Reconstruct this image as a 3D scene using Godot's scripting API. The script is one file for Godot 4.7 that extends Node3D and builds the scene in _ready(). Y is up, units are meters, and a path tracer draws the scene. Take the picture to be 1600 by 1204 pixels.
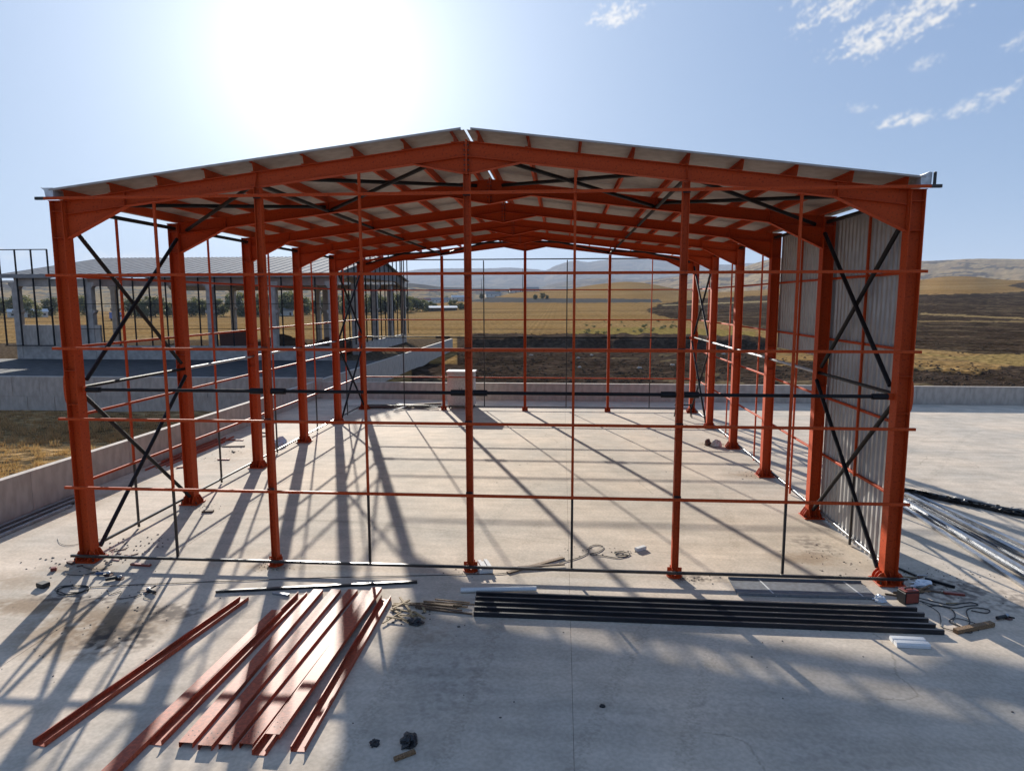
extends Node3D

const EYE := Vector3(2.2267, 6.6783, 15.7621)
const EXPOSURE := 2.0
const SUN_AZ := -19.3
const SUN_EL := 18.25
const BAY := 4.857
const SLOPE := 0.122
const RIDGE := 10.30
# skylines and field outlines of the land behind the site: azimuth and height angle in degrees, pairs
const CREST := [-50.72, -0.567, -41.69, -0.674, -29.83, -0.788, -17.21, -0.661, -12.98, -0.355, -7.57, 0.05, -5.4, 0.38, -3.7, 0.72, -1.57, 0.83, 0.33, 0.93, 2.21, 1.231, 3.92, 1.437, 5.62, 1.533, 7.52, 1.31, 9.75, 0.877, 12.65, 0.653, 16.54, 0.834, 21.13, 1.139, 27, 1.435, 28.35, 1.638, 30.06, 1.603, 31.52, 1.397, 32.94, 1.283, 41.97, 1.022]
const HILL_LEFT := [-50.56, 1.152, -41.53, 1.392, -37.91, 1.493, -28.35, 1.669, -25.1, 1.502, -21.21, 1.376, -17.13, 1.762, -14.53, 1.669, -12.94, 1.462, -11.88, 1.357, -10.27, 1.145, -6.47, 1.036, -2.12, 0.868, 1.14, 0.591, 4.38, -0.06]
const HILL_MID := [-6.48, 0.767, -4.3, 0.926, -2.12, 1.084, -0.11, 1.508, 1.94, 1.788, 3.54, 1.865, 4.93, 1.75, 6.98, 1.735, 9.57, 2.026, 13.09, 2.089, 16.5, 1.84, 21.12, 1.382]
const HILL_RIGHT := [4.36, 1.222, 6.46, 1.528, 9.57, 1.922, 11.59, 2.21, 14.06, 2.482, 16.72, 3.233, 18.31, 3.244, 22.34, 3.039, 26.91, 2.787, 28.73, 2.813, 30.15, 2.835, 32.83, 2.715, 41.85, 2.286]
const MOUNTAIN := [-50.58, 0.928, -29.71, 1.459, -25.1, 1.703, -17.12, 2.181, -13.45, 2.414, -11.85, 2.633, -9.71, 2.694, -6.46, 2.699, -4.29, 2.751, -2.01, 2.585, -1.42, 2.53, -0.61, 2.9, 0.9, 3.316, 2.13, 3.201, 3.1, 3.32, 5.32, 3.486, 7.47, 3.354, 9.53, 3.168, 13.01, 2.855, 14.97, 2.921, 16.73, 2.935, 26.93, 2.444, 41.9, 1.767]
const PLOUGHED := [6.94, -0.809, 8.34, -0.278, 11.66, 0.138, 16.56, 0.379, 21.17, 0.456, 27.07, 0.375, 29.39, 0.406, 33, 0.511, 42.01, 0.575, 42.34, -3.025, 33.32, -3.687, 30.81, -3.802, 27.33, -3.576, 21.38, -3.526, 16.68, -2.365, 13.23, -1.784, 10.7, -1.645, 8.89, -1.496, 7.58, -1.128]
const DARK_STRIP := [-15.1, -0.243, -9.74, 0.123, -6.48, 0.281, -1.02, 0.164, 1.15, 0.16, 8.07, 0.093, 8.34, -0.172, 1.15, -0.218, -6.48, -0.152, -10.29, -0.038]
const RIGHT_DARK := [32.09, 0.953, 32.95, 1.155, 41.93, 1.395, 42.01, 0.575, 32.98, 0.683]
const GREENISH := [-1, -3.155, 1.18, -2.55, 4.42, -2.267, 9.69, -2.287, 15.72, -2.532, 15.74, -2.995]
const STRIPE1 := [27.16, -0.968, 33.13, -1.215, 42.19, -1.409, 42.2, -1.559, 33.14, -1.344, 27.16, -1.084]
const STRIPE2 := [21.27, -1.553, 27.19, -1.525, 33.14, -1.431, 42.18, -1.259, 42.19, -1.371, 33.15, -1.539, 27.2, -1.599, 21.28, -1.652]
const STRIPE3 := [8.34, -0.383, 15.62, -0.075, 21.19, 0.065, 21.19, -0.032, 15.63, -0.203, 8.34, -0.489]
const GRASS_STRIP := [21.39, -3.773, 27.34, -3.856, 29.7, -4.034, 31.9, -3.753, 36.62, -3.482, 42.35, -3.176, 42.43, -4.042, 33.38, -4.513, 30.85, -4.386, 27.35, -3.95]

var rng := RandomNumberGenerator.new()
var M := {}
var cache := {}
var taken := {}

# ---------------------------------------------------------------- naming
func numbered(n: String) -> String:
	var k: int = taken.get(n, 0)
	taken[n] = k + 1
	return n if k == 0 else "%s_%03d" % [n, k]

func tag(o: Node, label: String, category: String, group := "") -> Node:
	o.set_meta("label", label)
	o.set_meta("category", category)
	if group != "":
		o.set_meta("group", group)
	return o

func thing(called: String, label: String, category: String, at := Vector3.ZERO, turn := 0.0, group := "") -> Node3D:
	var o := Node3D.new()
	o.name = numbered(called)
	add_child(o)
	o.position = at
	o.rotation.y = turn
	tag(o, label, category, group)
	return o

func one(called: String, mesh: Mesh, mat: Material, label: String, category: String, xf := Transform3D.IDENTITY, group := "") -> MeshInstance3D:
	var o := part(numbered(called), mesh, mat, self, xf)
	tag(o, label, category, group)
	return o

func part(called: String, mesh: Mesh, mat: Material, parent: Node, xf := Transform3D.IDENTITY) -> MeshInstance3D:
	var o := MeshInstance3D.new()
	o.name = called
	o.mesh = mesh
	o.material_override = mat
	o.transform = xf
	parent.add_child(o, true)
	return o

func struct(called: String, mesh: Mesh, mat: Material) -> MeshInstance3D:
	var o := part(numbered(called), mesh, mat, self)
	o.set_meta("kind", "structure")
	return o

# ---------------------------------------------------------------- shapes
func along(a: Vector3, b: Vector3, up := Vector3.UP) -> Transform3D:
	var z := (b - a).normalized()
	var x := up.cross(z)
	if x.length() < 0.001:
		x = Vector3.RIGHT.cross(z) if absf(z.x) < 0.9 else Vector3.BACK.cross(z)
	x = x.normalized()
	return Transform3D(Basis(x, z.cross(x), z), a)

func turned(pos: Vector3, yaw := 0.0, pitch := 0.0, roll := 0.0) -> Transform3D:
	return Transform3D(Basis.from_euler(Vector3(deg_to_rad(pitch), deg_to_rad(yaw), deg_to_rad(roll))), pos)

func tri(st: SurfaceTool, a: Vector3, b: Vector3, c: Vector3, n: Vector3) -> void:
	# a, b, c in any order; wound so that n is the front
	if (b - a).cross(c - a).dot(n) > 0.0:
		var t := b
		b = c
		c = t
	st.set_normal(n)
	st.add_vertex(a)
	st.set_normal(n)
	st.add_vertex(b)
	st.set_normal(n)
	st.add_vertex(c)

func quad(st: SurfaceTool, a: Vector3, b: Vector3, c: Vector3, d: Vector3, n: Vector3) -> void:
	tri(st, a, b, c, n)
	tri(st, a, c, d, n)

func begin() -> SurfaceTool:
	var st := SurfaceTool.new()
	st.begin(Mesh.PRIMITIVE_TRIANGLES)
	return st

func extrude_to(st: SurfaceTool, poly: PackedVector2Array, length: float, xf := Transform3D.IDENTITY) -> void:
	var p := poly
	if Geometry2D.is_polygon_clockwise(p):
		p = p.duplicate()
		p.reverse()
	var n := p.size()
	for i in n:
		var a: Vector2 = p[i]
		var b: Vector2 = p[(i + 1) % n]
		var e := b - a
		if e.length() < 1e-6:
			continue
		var nn := (xf.basis * Vector3(e.y, -e.x, 0)).normalized()
		quad(st, xf * Vector3(a.x, a.y, 0), xf * Vector3(b.x, b.y, 0), xf * Vector3(b.x, b.y, length), xf * Vector3(a.x, a.y, length), nn)
	var t := Geometry2D.triangulate_polygon(p)
	var zn := xf.basis.z.normalized()
	for i in range(0, t.size(), 3):
		var a: Vector2 = p[t[i]]
		var b: Vector2 = p[t[i + 1]]
		var c: Vector2 = p[t[i + 2]]
		tri(st, xf * Vector3(a.x, a.y, 0), xf * Vector3(b.x, b.y, 0), xf * Vector3(c.x, c.y, 0), -zn)
		tri(st, xf * Vector3(a.x, a.y, length), xf * Vector3(b.x, b.y, length), xf * Vector3(c.x, c.y, length), zn)

func extruded(poly: PackedVector2Array, length: float) -> ArrayMesh:
	var key := [hash(poly), snappedf(length, 0.001)]
	if not cache.has(key):
		var st := begin()
		extrude_to(st, poly, length)
		cache[key] = st.commit()
	return cache[key]

func pts(a: Array) -> PackedVector2Array:
	var r := PackedVector2Array()
	for i in range(0, a.size(), 2):
		r.append(Vector2(a[i], a[i + 1]))
	return r

func ibeam(h: float, b: float, tw := 0.01, tf := 0.016) -> PackedVector2Array:
	var x := b / 2
	var y := h / 2
	var w := tw / 2
	return pts([-x, -y, x, -y, x, -y + tf, w, -y + tf, w, y - tf, x, y - tf, x, y, -x, y, -x, y - tf, -w, y - tf, -w, -y + tf, -x, -y + tf])

func channel(h: float, b: float, t := 0.005, lip := 0.0) -> PackedVector2Array:
	# web on the left (x = 0), open to +x
	var y := h / 2
	if lip > 0.0:
		return pts([0, -y, b, -y, b, -y + lip, b - t, -y + lip, b - t, -y + t, t, -y + t, t, y - t, b - t, y - t, b - t, y - lip, b, y - lip, b, y, 0, y])
	return pts([0, -y, b, -y, b, -y + t, t, -y + t, t, y - t, b, y - t, b, y, 0, y])

func rect(w: float, h: float, c := 0.004) -> PackedVector2Array:
	var x := w / 2
	var y := h / 2
	return pts([-x + c, -y, x - c, -y, x, -y + c, x, y - c, x - c, y, -x + c, y, -x, y - c, -x, -y + c])

func ring(r: float, n := 10, ry := 0.0) -> PackedVector2Array:
	var o := PackedVector2Array()
	for i in n:
		o.append(Vector2(cos(TAU * i / n) * r, sin(TAU * i / n) * (r if ry == 0.0 else ry)))
	return o

func box(w: float, h: float, d: float, c := 0.006) -> ArrayMesh:
	# centred box with bevelled long edges; depth along z
	var key := ["box", snappedf(w, 0.001), snappedf(h, 0.001), snappedf(d, 0.001), c]
	if not cache.has(key):
		var st := begin()
		extrude_to(st, rect(w, h, minf(c, minf(w, h) * 0.3)), d, Transform3D(Basis.IDENTITY, Vector3(0, 0, -d / 2)))
		cache[key] = st.commit()
	return cache[key]

func hollow(w: float, h: float, t: float, length: float) -> ArrayMesh:
	var key := ["hollow", w, h, t, snappedf(length, 0.001)]
	if cache.has(key):
		return cache[key]
	var st := begin()
	var o := rect(w, h, 0.006)
	var i := rect(w - 2 * t, h - 2 * t, 0.003)
	for k in 8:
		var j := (k + 1) % 8
		var e := o[j] - o[k]
		var n := Vector3(e.y, -e.x, 0).normalized()
		quad(st, Vector3(o[k].x, o[k].y, 0), Vector3(o[j].x, o[j].y, 0), Vector3(o[j].x, o[j].y, length), Vector3(o[k].x, o[k].y, length), n)
		quad(st, Vector3(i[k].x, i[k].y, 0), Vector3(i[j].x, i[j].y, 0), Vector3(i[j].x, i[j].y, length), Vector3(i[k].x, i[k].y, length), -n)
		for zz in [0.0, length]:
			quad(st, Vector3(o[k].x, o[k].y, zz), Vector3(o[j].x, o[j].y, zz), Vector3(i[j].x, i[j].y, zz), Vector3(i[k].x, i[k].y, zz), Vector3(0, 0, -1.0 if zz == 0.0 else 1.0))
	cache[key] = st.commit()
	return cache[key]

func tube(st: SurfaceTool, path: PackedVector3Array, r0: float, r1: float, n := 6) -> void:
	var rings := []
	for i in path.size():
		var d := (path[mini(i + 1, path.size() - 1)] - path[maxi(i - 1, 0)]).normalized()
		var x := d.cross(Vector3.UP if absf(d.y) < 0.9 else Vector3.RIGHT).normalized()
		var y := x.cross(d)
		var r := lerpf(r0, r1, float(i) / maxf(1.0, path.size() - 1))
		var row := []
		for k in n:
			var a := TAU * k / n
			row.append([path[i] + (x * cos(a) + y * sin(a)) * r, x * cos(a) + y * sin(a)])
		rings.append(row)
	for i in path.size() - 1:
		for k in n:
			var j := (k + 1) % n
			var q := [rings[i][k], rings[i][j], rings[i + 1][j], rings[i + 1][k]]
			var flip: bool = (q[1][0] - q[0][0]).cross(q[2][0] - q[0][0]).dot(q[0][1]) > 0.0
			for t in ([[0, 2, 1], [0, 3, 2]] if flip else [[0, 1, 2], [0, 2, 3]]):
				for v in t:
					st.set_normal(q[v][1])
					st.add_vertex(q[v][0])
	for e in [0, path.size() - 1]:
		var d := (path[e] - path[1 if e == 0 else e - 1]).normalized()
		for k in range(1, n - 1):
			tri(st, rings[e][0][0], rings[e][k][0], rings[e][k + 1][0], d)

func smooth_path(p: Array, steps := 6) -> PackedVector3Array:
	var o := PackedVector3Array()
	for i in p.size() - 1:
		var a: Vector3 = p[maxi(i - 1, 0)]
		var b: Vector3 = p[i]
		var c: Vector3 = p[i + 1]
		var d: Vector3 = p[mini(i + 2, p.size() - 1)]
		for k in steps:
			o.append(b.cubic_interpolate(c, a, d, float(k) / steps))
	o.append(p[-1])
	return o

func lump(rx: float, ry: float, rz: float, rough: float, sd: int, flat_base := true, rings_n := 9, seg := 14, freq := 1.6) -> ArrayMesh:
	var nz := FastNoiseLite.new()
	nz.seed = sd
	nz.frequency = freq
	nz.fractal_octaves = 3
	var st := begin()
	var v := []
	for i in rings_n + 1:
		var th := PI * i / rings_n
		var row := []
		for k in seg:
			var ph := TAU * k / seg
			var d := Vector3(sin(th) * cos(ph), cos(th), sin(th) * sin(ph))
			var f := 1.0 + rough * nz.get_noise_3dv(d * 1.3)
			var q := Vector3(d.x * rx, d.y * ry, d.z * rz) * f
			if flat_base:
				q.y = maxf(q.y, -ry * 0.35) + ry * 0.35
			row.append(q)
		v.append(row)
	for i in rings_n:
		for k in seg:
			var j := (k + 1) % seg
			for t in [[v[i][k], v[i][j], v[i + 1][j]], [v[i][k], v[i + 1][j], v[i + 1][k]]]:
				var n: Vector3 = (t[2] - t[0]).cross(t[1] - t[0])
				if n.length() < 1e-9:
					continue
				n = n.normalized()
				if n.dot(t[0] + t[1] + t[2] - Vector3(0, ry, 0)) < 0:
					n = -n
				tri(st, t[0], t[1], t[2], n)
	return st.commit()

# ---------------------------------------------------------------- materials
func noise_tex(freq: float, lo: Color, hi: Color, sd := 1, size := 512, oct := 5, contrast := [0.25, 0.75]) -> NoiseTexture2D:
	var n := FastNoiseLite.new()
	n.seed = sd
	n.frequency = freq
	n.fractal_octaves = oct
	var t := NoiseTexture2D.new()
	t.width = size
	t.height = size
	t.seamless = true
	t.noise = n
	var g := Gradient.new()
	g.offsets = PackedFloat32Array(contrast)
	g.colors = PackedColorArray([lo, hi])
	t.color_ramp = g
	return t

func normal_tex(freq: float, strength: float, sd := 3, size := 512) -> NoiseTexture2D:
	var n := FastNoiseLite.new()
	n.seed = sd
	n.frequency = freq
	n.fractal_octaves = 4
	var t := NoiseTexture2D.new()
	t.width = size
	t.height = size
	t.seamless = true
	t.as_normal_map = true
	t.bump_strength = strength
	t.noise = n
	return t

func mat(lin: Color, rough: float, tex: Texture2D = null, scale := Vector3.ONE, metal := 0.0, nrm: Texture2D = null, nscale := 1.0) -> StandardMaterial3D:
	var m := StandardMaterial3D.new()
	m.albedo_color = lin.linear_to_srgb()
	m.roughness = rough
	m.metallic = metal
	if tex:
		m.albedo_texture = tex
	if nrm:
		m.normal_enabled = true
		m.normal_texture = nrm
		m.normal_scale = nscale
	if tex or nrm:
		m.uv1_triplanar = true
		m.uv1_world_triplanar = true
		m.uv1_scale = scale
	return m

func grey(v: float) -> Color:
	return Color(v, v, v)

func materials() -> void:
	var dust := noise_tex(0.012, Color(0.90, 0.89, 0.89), Color(1, 1, 1), 11)
	var blotch := noise_tex(0.008, grey(0.88), grey(1.0), 12)
	var fine := noise_tex(0.08, grey(0.78), grey(1.0), 13)
	var bump := normal_tex(0.05, 3.0, 14)
	var paint := noise_tex(0.02, grey(1), grey(1), 16, 1024, 6)
	paint.color_ramp.offsets = PackedFloat32Array([0.12, 0.26, 0.34, 0.6, 0.74, 0.9])
	paint.color_ramp.colors = PackedColorArray([Color(0.66, 0.62, 0.60), Color(0.86, 0.84, 0.82), Color(0.97, 0.95, 0.94), Color(0.95, 0.92, 0.90), Color(1, 1, 1), Color(0.93, 1, 1)])
	M.red = mat(Color(0.50, 0.066, 0.012), 0.6, paint, Vector3.ONE * 0.7)
	M.red_base = mat(Color(0.50, 0.064, 0.013), 0.6, paint, Vector3.ONE * 0.9)
	M.red_channel = mat(Color(0.44, 0.080, 0.030), 0.58, noise_tex(0.02, Color(0.80, 0.77, 0.77), Color(1, 1, 1), 15), Vector3.ONE * 1.1)
	M.red.metallic_specular = 0.3
	M.red_base.metallic_specular = 0.3
	M.black = mat(Color(0.013, 0.013, 0.015), 0.5, blotch, Vector3.ONE)
	M.black.metallic_specular = 0.3
	M.black_tube = mat(Color(0.012, 0.013, 0.018), 0.42, blotch, Vector3.ONE)
	M.dark_steel = mat(Color(0.05, 0.046, 0.045), 0.32, blotch, Vector3.ONE, 0.5)
	M.galv = mat(Color(0.40, 0.41, 0.43), 0.48, blotch, Vector3.ONE * 1.4, 0.85)
	M.gutter = mat(Color(0.62, 0.65, 0.68), 0.45, blotch, Vector3.ONE, 0.3)
	M.cladding = mat(Color(0.47, 0.465, 0.45), 0.42, dust, Vector3(0.6, 0.2, 0.6), 0.35)
	M.roof = mat(Color(0.40, 0.375, 0.35), 0.5, dust, Vector3.ONE * 0.5)
	M.foam_core = mat(Color(0.25, 0.20, 0.13), 0.9)
	M.concrete = mat(Color(0.48, 0.415, 0.355), 0.9, noise_tex(0.012, Color(0.91, 0.905, 0.90), Color(1, 1, 1), 21), Vector3(0.4, 0.16, 0.4), 0.0, bump, 0.12)
	M.precast = mat(Color(0.44, 0.40, 0.36), 0.88, blotch, Vector3.ONE * 0.3, 0.0, bump, 0.1)
	M.far_roof = mat(Color(0.30, 0.295, 0.29), 0.9, dust, Vector3.ONE * 0.15)
	M.far_roof.metallic_specular = 0.1
	M.far_beam = mat(Color(0.33, 0.24, 0.20), 0.85, blotch, Vector3.ONE * 0.3)
	M.asphalt = mat(Color(0.055, 0.056, 0.062), 0.85, noise_tex(0.02, grey(0.55), grey(1.0), 23), Vector3(0.08, 0.1, 0.25), 0.0, bump, 0.5)
	M.earth = mat(Color(0.17, 0.125, 0.085), 1.0, noise_tex(0.02, grey(0.5), grey(1.0), 24), Vector3(0.2, 0.2, 0.3), 0.0, bump, 0.6)
	M.earth.metallic_specular = 0.0
	M.white = mat(Color(0.75, 0.75, 0.73), 0.7, fine, Vector3.ONE * 2.0)
	M.foam = mat(Color(0.80, 0.80, 0.79), 0.85, fine, Vector3.ONE * 3.0, 0.0, bump, 0.2)
	M.cream = mat(Color(0.60, 0.56, 0.50), 0.6, dust, Vector3.ONE)
	M.wood = mat(Color(0.33, 0.20, 0.10), 0.8, noise_tex(0.03, Color(0.5, 0.47, 0.44), Color(1, 1, 1), 25), Vector3(3, 3, 3))
	M.wood_pale = mat(Color(0.50, 0.37, 0.20), 0.8, noise_tex(0.03, Color(0.6, 0.55, 0.5), Color(1, 1, 1), 26), Vector3(3, 3, 3))
	M.wood_dark = mat(Color(0.13, 0.075, 0.045), 0.85, fine, Vector3.ONE * 3.0)
	M.rubber = mat(Color(0.012, 0.012, 0.013), 0.6)
	M.blue_tool = mat(Color(0.03, 0.06, 0.13), 0.45)
	M.plastic_red = mat(Color(0.22, 0.04, 0.025), 0.4, dust, Vector3.ONE * 3.0)
	M.film = mat(Color(0.015, 0.015, 0.017), 0.28, null, Vector3.ONE, 0.0, normal_tex(0.05, 6.0, 31), 1.0)
	M.film.uv1_scale = Vector3.ONE * 1.5
	M.clear_film = mat(Color(0.55, 0.58, 0.62), 0.3)
	M.sheet = mat(Color(0.17, 0.18, 0.195), 0.55, dust, Vector3.ONE * 0.8, 0.1)
	M.bark = mat(Color(0.09, 0.06, 0.04), 0.9, fine, Vector3.ONE)
	M.leaf = mat(Color(0.045, 0.062, 0.024), 0.75)
	M.leaf_dark = mat(Color(0.024, 0.036, 0.018), 0.75)
	M.leaf_pale = mat(Color(0.085, 0.095, 0.035), 0.75)
	for k in ["leaf", "leaf_dark", "leaf_pale"]:
		M[k].backlight_enabled = true
		M[k].backlight = Color(0.35, 0.35, 0.2)
	M.plaster = mat(Color(0.68, 0.66, 0.61), 0.85, dust, Vector3.ONE * 0.2)
	M.roof_tile = mat(Color(0.36, 0.11, 0.06), 0.8, fine, Vector3.ONE * 0.5)
	M.window = mat(Color(0.03, 0.035, 0.04), 0.15)
	M.blue_paint = mat(Color(0.03, 0.10, 0.36), 0.4)
	M.green_net = mat(Color(0.02, 0.22, 0.12), 0.7)
	M.rust = mat(Color(0.12, 0.05, 0.035), 0.8, blotch, Vector3.ONE)
	M.clod = mat(Color(0.085, 0.058, 0.040), 1.0)
	M.clod.metallic_specular = 0.0
	M.dry_grass = mat(Color(0.47, 0.28, 0.13), 0.9)
	M.dry_grass.backlight_enabled = true
	M.dry_grass.backlight = Color(0.5, 0.42, 0.25)
	M.rubble = mat(Color(0.10, 0.085, 0.075), 0.9)
	var land := StandardMaterial3D.new()
	land.vertex_color_use_as_albedo = true
	land.roughness = 1.0
	land.metallic_specular = 0.0
	land.albedo_texture = noise_tex(0.02, grey(0.62), grey(1.0), 41, 1024, 6)
	land.normal_enabled = true
	land.normal_texture = normal_tex(0.03, 8.0, 42, 512)
	land.normal_scale = 0.9
	land.uv1_triplanar = true
	land.uv1_world_triplanar = true
	land.uv1_scale = Vector3(0.035, 0.05, 0.07)
	M.land = land
	var far := StandardMaterial3D.new()
	far.vertex_color_use_as_albedo = true
	far.roughness = 1.0
	far.metallic_specular = 0.0
	M.far = far

func slab_material() -> StandardMaterial3D:
	# poured concrete: clouds of tone, trowel sweeps, dirt trodden and rust washed over it
	var size := 1536
	var span := 45.0
	var mk := func(f: float, o: int, sd: int) -> PackedByteArray:
		var n := FastNoiseLite.new()
		n.seed = sd
		n.frequency = f
		n.fractal_octaves = o
		var im := n.get_seamless_image(size, size, false, false, 0.08, false)
		im.convert(Image.FORMAT_L8)
		return im.get_data()
	var big: PackedByteArray = mk.call(0.006, 5, 51)
	var mid: PackedByteArray = mk.call(0.03, 5, 52)
	var small: PackedByteArray = mk.call(0.12, 4, 53)
	# x, z, radius x, radius z, strength, kind (0 brown dirt, 1 dark scuffs)
	var spots := [[-7.3, 3.4, 1.9, 1.5, 0.8, 0], [-6.3, 2.7, 1.1, 0.6, 0.7, 1], [-6.6, 3.9, 0.9, 0.8, 0.9, 1], [-9.6, 2.6, 2.4, 0.6, 0.7, 0], [-8.6, 2.2, 1.6, 0.35, 0.7, 1], [-11.0, 1.4, 1.8, 0.7, 0.4, 0], [-9.8, 0.6, 1.3, 0.6, 0.55, 0], [11.2, 0.3, 1.6, 1.0, 0.7, 1], [12.2, 0.8, 1.6, 0.9, 0.45, 1], [8.6, -1.4, 1.2, 0.7, 0.5, 0], [9.2, -2.4, 0.8, 1.0, 0.5, 1], [4.4, 5.6, 2.6, 1.2, 0.14, 1], [0.2, 4.6, 1.5, 2.2, 0.22, 1], [-0.6, 3.0, 1.0, 1.0, 0.25, 0], [6.5, 6.4, 2.0, 1.0, 0.15, 1], [12.6, -8.5, 2.5, 1.8, 0.2, 1], [-12.0, -12.0, 2.0, 4.0, 0.35, 0], [-9.5, -25.0, 5.0, 1.4, 0.6, 1], [3.0, -1.6, 0.9, 0.5, 0.25, 1], [-13.4, -5.0, 0.8, 6.0, 0.4, 0], [5.4, 0.1, 0.8, 0.35, 0.6, 1], [-5.0, 0.15, 0.9, 0.35, 0.6, 0], [-10.0, -14.5, 0.8, 0.6, 0.6, 0], [9.6, -9.8, 1.4, 0.7, 0.5, 0], [9.3, -15.4, 0.9, 0.6, 0.5, 0], [1.1, 2.2, 1.0, 1.4, 0.2, 0]]
	var dirt := PackedFloat32Array()
	dirt.resize(size * size)
	var scuff := PackedFloat32Array()
	scuff.resize(size * size)
	for s in spots:
		var cx: float = (s[0] + 15.0) / span * size
		var cy: float = (s[1] + 29.0) / span * size
		var rx: float = s[2] / span * size
		var ry: float = s[3] / span * size
		for y in range(maxi(0, int(cy - ry)), mini(size, int(cy + ry))):
			for x in range(maxi(0, int(cx - rx)), mini(size, int(cx + rx))):
				var d := Vector2((x - cx) / rx, (y - cy) / ry).length_squared()
				if d < 1.0:
					var f: float = (1.0 - d) * s[4]
					var i := y * size + x
					if s[5] == 0:
						dirt[i] = maxf(dirt[i], f)
					else:
						scuff[i] = maxf(scuff[i], f)
	var streak := FastNoiseLite.new()
	streak.seed = 57
	streak.frequency = 0.02
	streak.fractal_octaves = 3
	var crack := PackedFloat32Array()
	crack.resize(size * size)
	var cr := RandomNumberGenerator.new()
	cr.seed = 58
	# hairline cracks (x, z, heading, length) and pairs of wheel marks
	for c in [[4.6, 8.6, -2.2, 3.4], [-2.4, -3.0, 2.4, 4.2], [7.6, 4.8, 0.4, 3.0], [12.0, -4.0, 0.9, 5.0], [-6.5, -9.0, -1.0, 4.0], [1.0, -15.0, 0.2, 5.0], [16.0, -12.0, 0.7, 6.0], [5.5, -9.5, 1.9, 3.5]]:
		var q := Vector2((c[0] + 15.0) / span * size, (c[1] + 29.0) / span * size)
		var hd: float = c[2]
		for k in int(c[3] / span * size):
			hd += cr.randfn() * 0.16
			q += Vector2(cos(hd), sin(hd))
			var i := posmod(int(q.y), size) * size + posmod(int(q.x), size)
			crack[i] = 0.11
	for c in [[-1.5, 9.5, 0.25, 1.5], [1.8, 9.5, 0.2, 1.5], [10.5, -6.0, 0.9, 1.7], [-12.6, -3.0, 1.45, 1.4]]:
		for w in [0.0, c[3]]:
			var q := Vector2((c[0] + w + 15.0) / span * size, (c[1] + 29.0) / span * size)
			var hd: float = -PI / 2 + c[2]
			for k in 620:
				hd += sin(k * 0.006 + c[0]) * 0.0012
				q += Vector2(cos(hd), sin(hd))
				for o in range(-4, 5):
					var i := posmod(int(q.y + o * 0.3), size) * size + posmod(int(q.x + o), size)
					if cr.randf() < 0.45:
						crack[i] = maxf(crack[i], 0.03 + 0.04 * cr.randf())
	var out := PackedByteArray()
	out.resize(size * size * 3)
	for i in size * size:
		var b := big[i] / 255.0
		var m := mid[i] / 255.0
		var s := small[i] / 255.0
		var v := 0.83 + (b - 0.5) * 0.16 + (m - 0.5) * 0.12 + (s - 0.5) * 0.035
		v += streak.get_noise_2d((i % size) * 0.35, (i / size) * 3.2) * 0.05 - crack[i]
		var warm := (b - 0.5) * 0.05
		var r := v + warm
		var g := v - 0.018
		var bl := v - 0.070 - warm
		if dirt[i] > 0.0:
			var k := clampf((m * 0.75 + s * 0.5 - 0.52 + dirt[i] * 0.35) * 3.0, 0.0, 1.0) * dirt[i]
			r = lerpf(r, 0.52, k)
			g = lerpf(g, 0.44, k)
			bl = lerpf(bl, 0.34, k)
		if scuff[i] > 0.0:
			var k := clampf((s * 0.8 + m * 0.5 - 0.66 + scuff[i] * 0.2) * 4.5, 0.0, 1.0) * scuff[i]
			r = lerpf(r, 0.30, k)
			g = lerpf(g, 0.28, k)
			bl = lerpf(bl, 0.27, k)
		out[i * 3] = int(clampf(r, 0, 1) * 255)
		out[i * 3 + 1] = int(clampf(g, 0, 1) * 255)
		out[i * 3 + 2] = int(clampf(bl, 0, 1) * 255)
	var im := Image.create_from_data(size, size, false, Image.FORMAT_RGB8, out)
	var m := StandardMaterial3D.new()
	m.albedo_texture = ImageTexture.create_from_image(im)
	m.albedo_color = Color(0.925, 0.878, 0.850)
	m.roughness = 0.88
	m.metallic_specular = 0.3
	m.detail_enabled = true
	m.detail_blend_mode = BaseMaterial3D.BLEND_MODE_MUL
	m.detail_uv_layer = BaseMaterial3D.DETAIL_UV_2
	m.detail_albedo = noise_tex(0.02, grey(0.935), grey(1.0), 55, 1024, 5)
	return m

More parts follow.
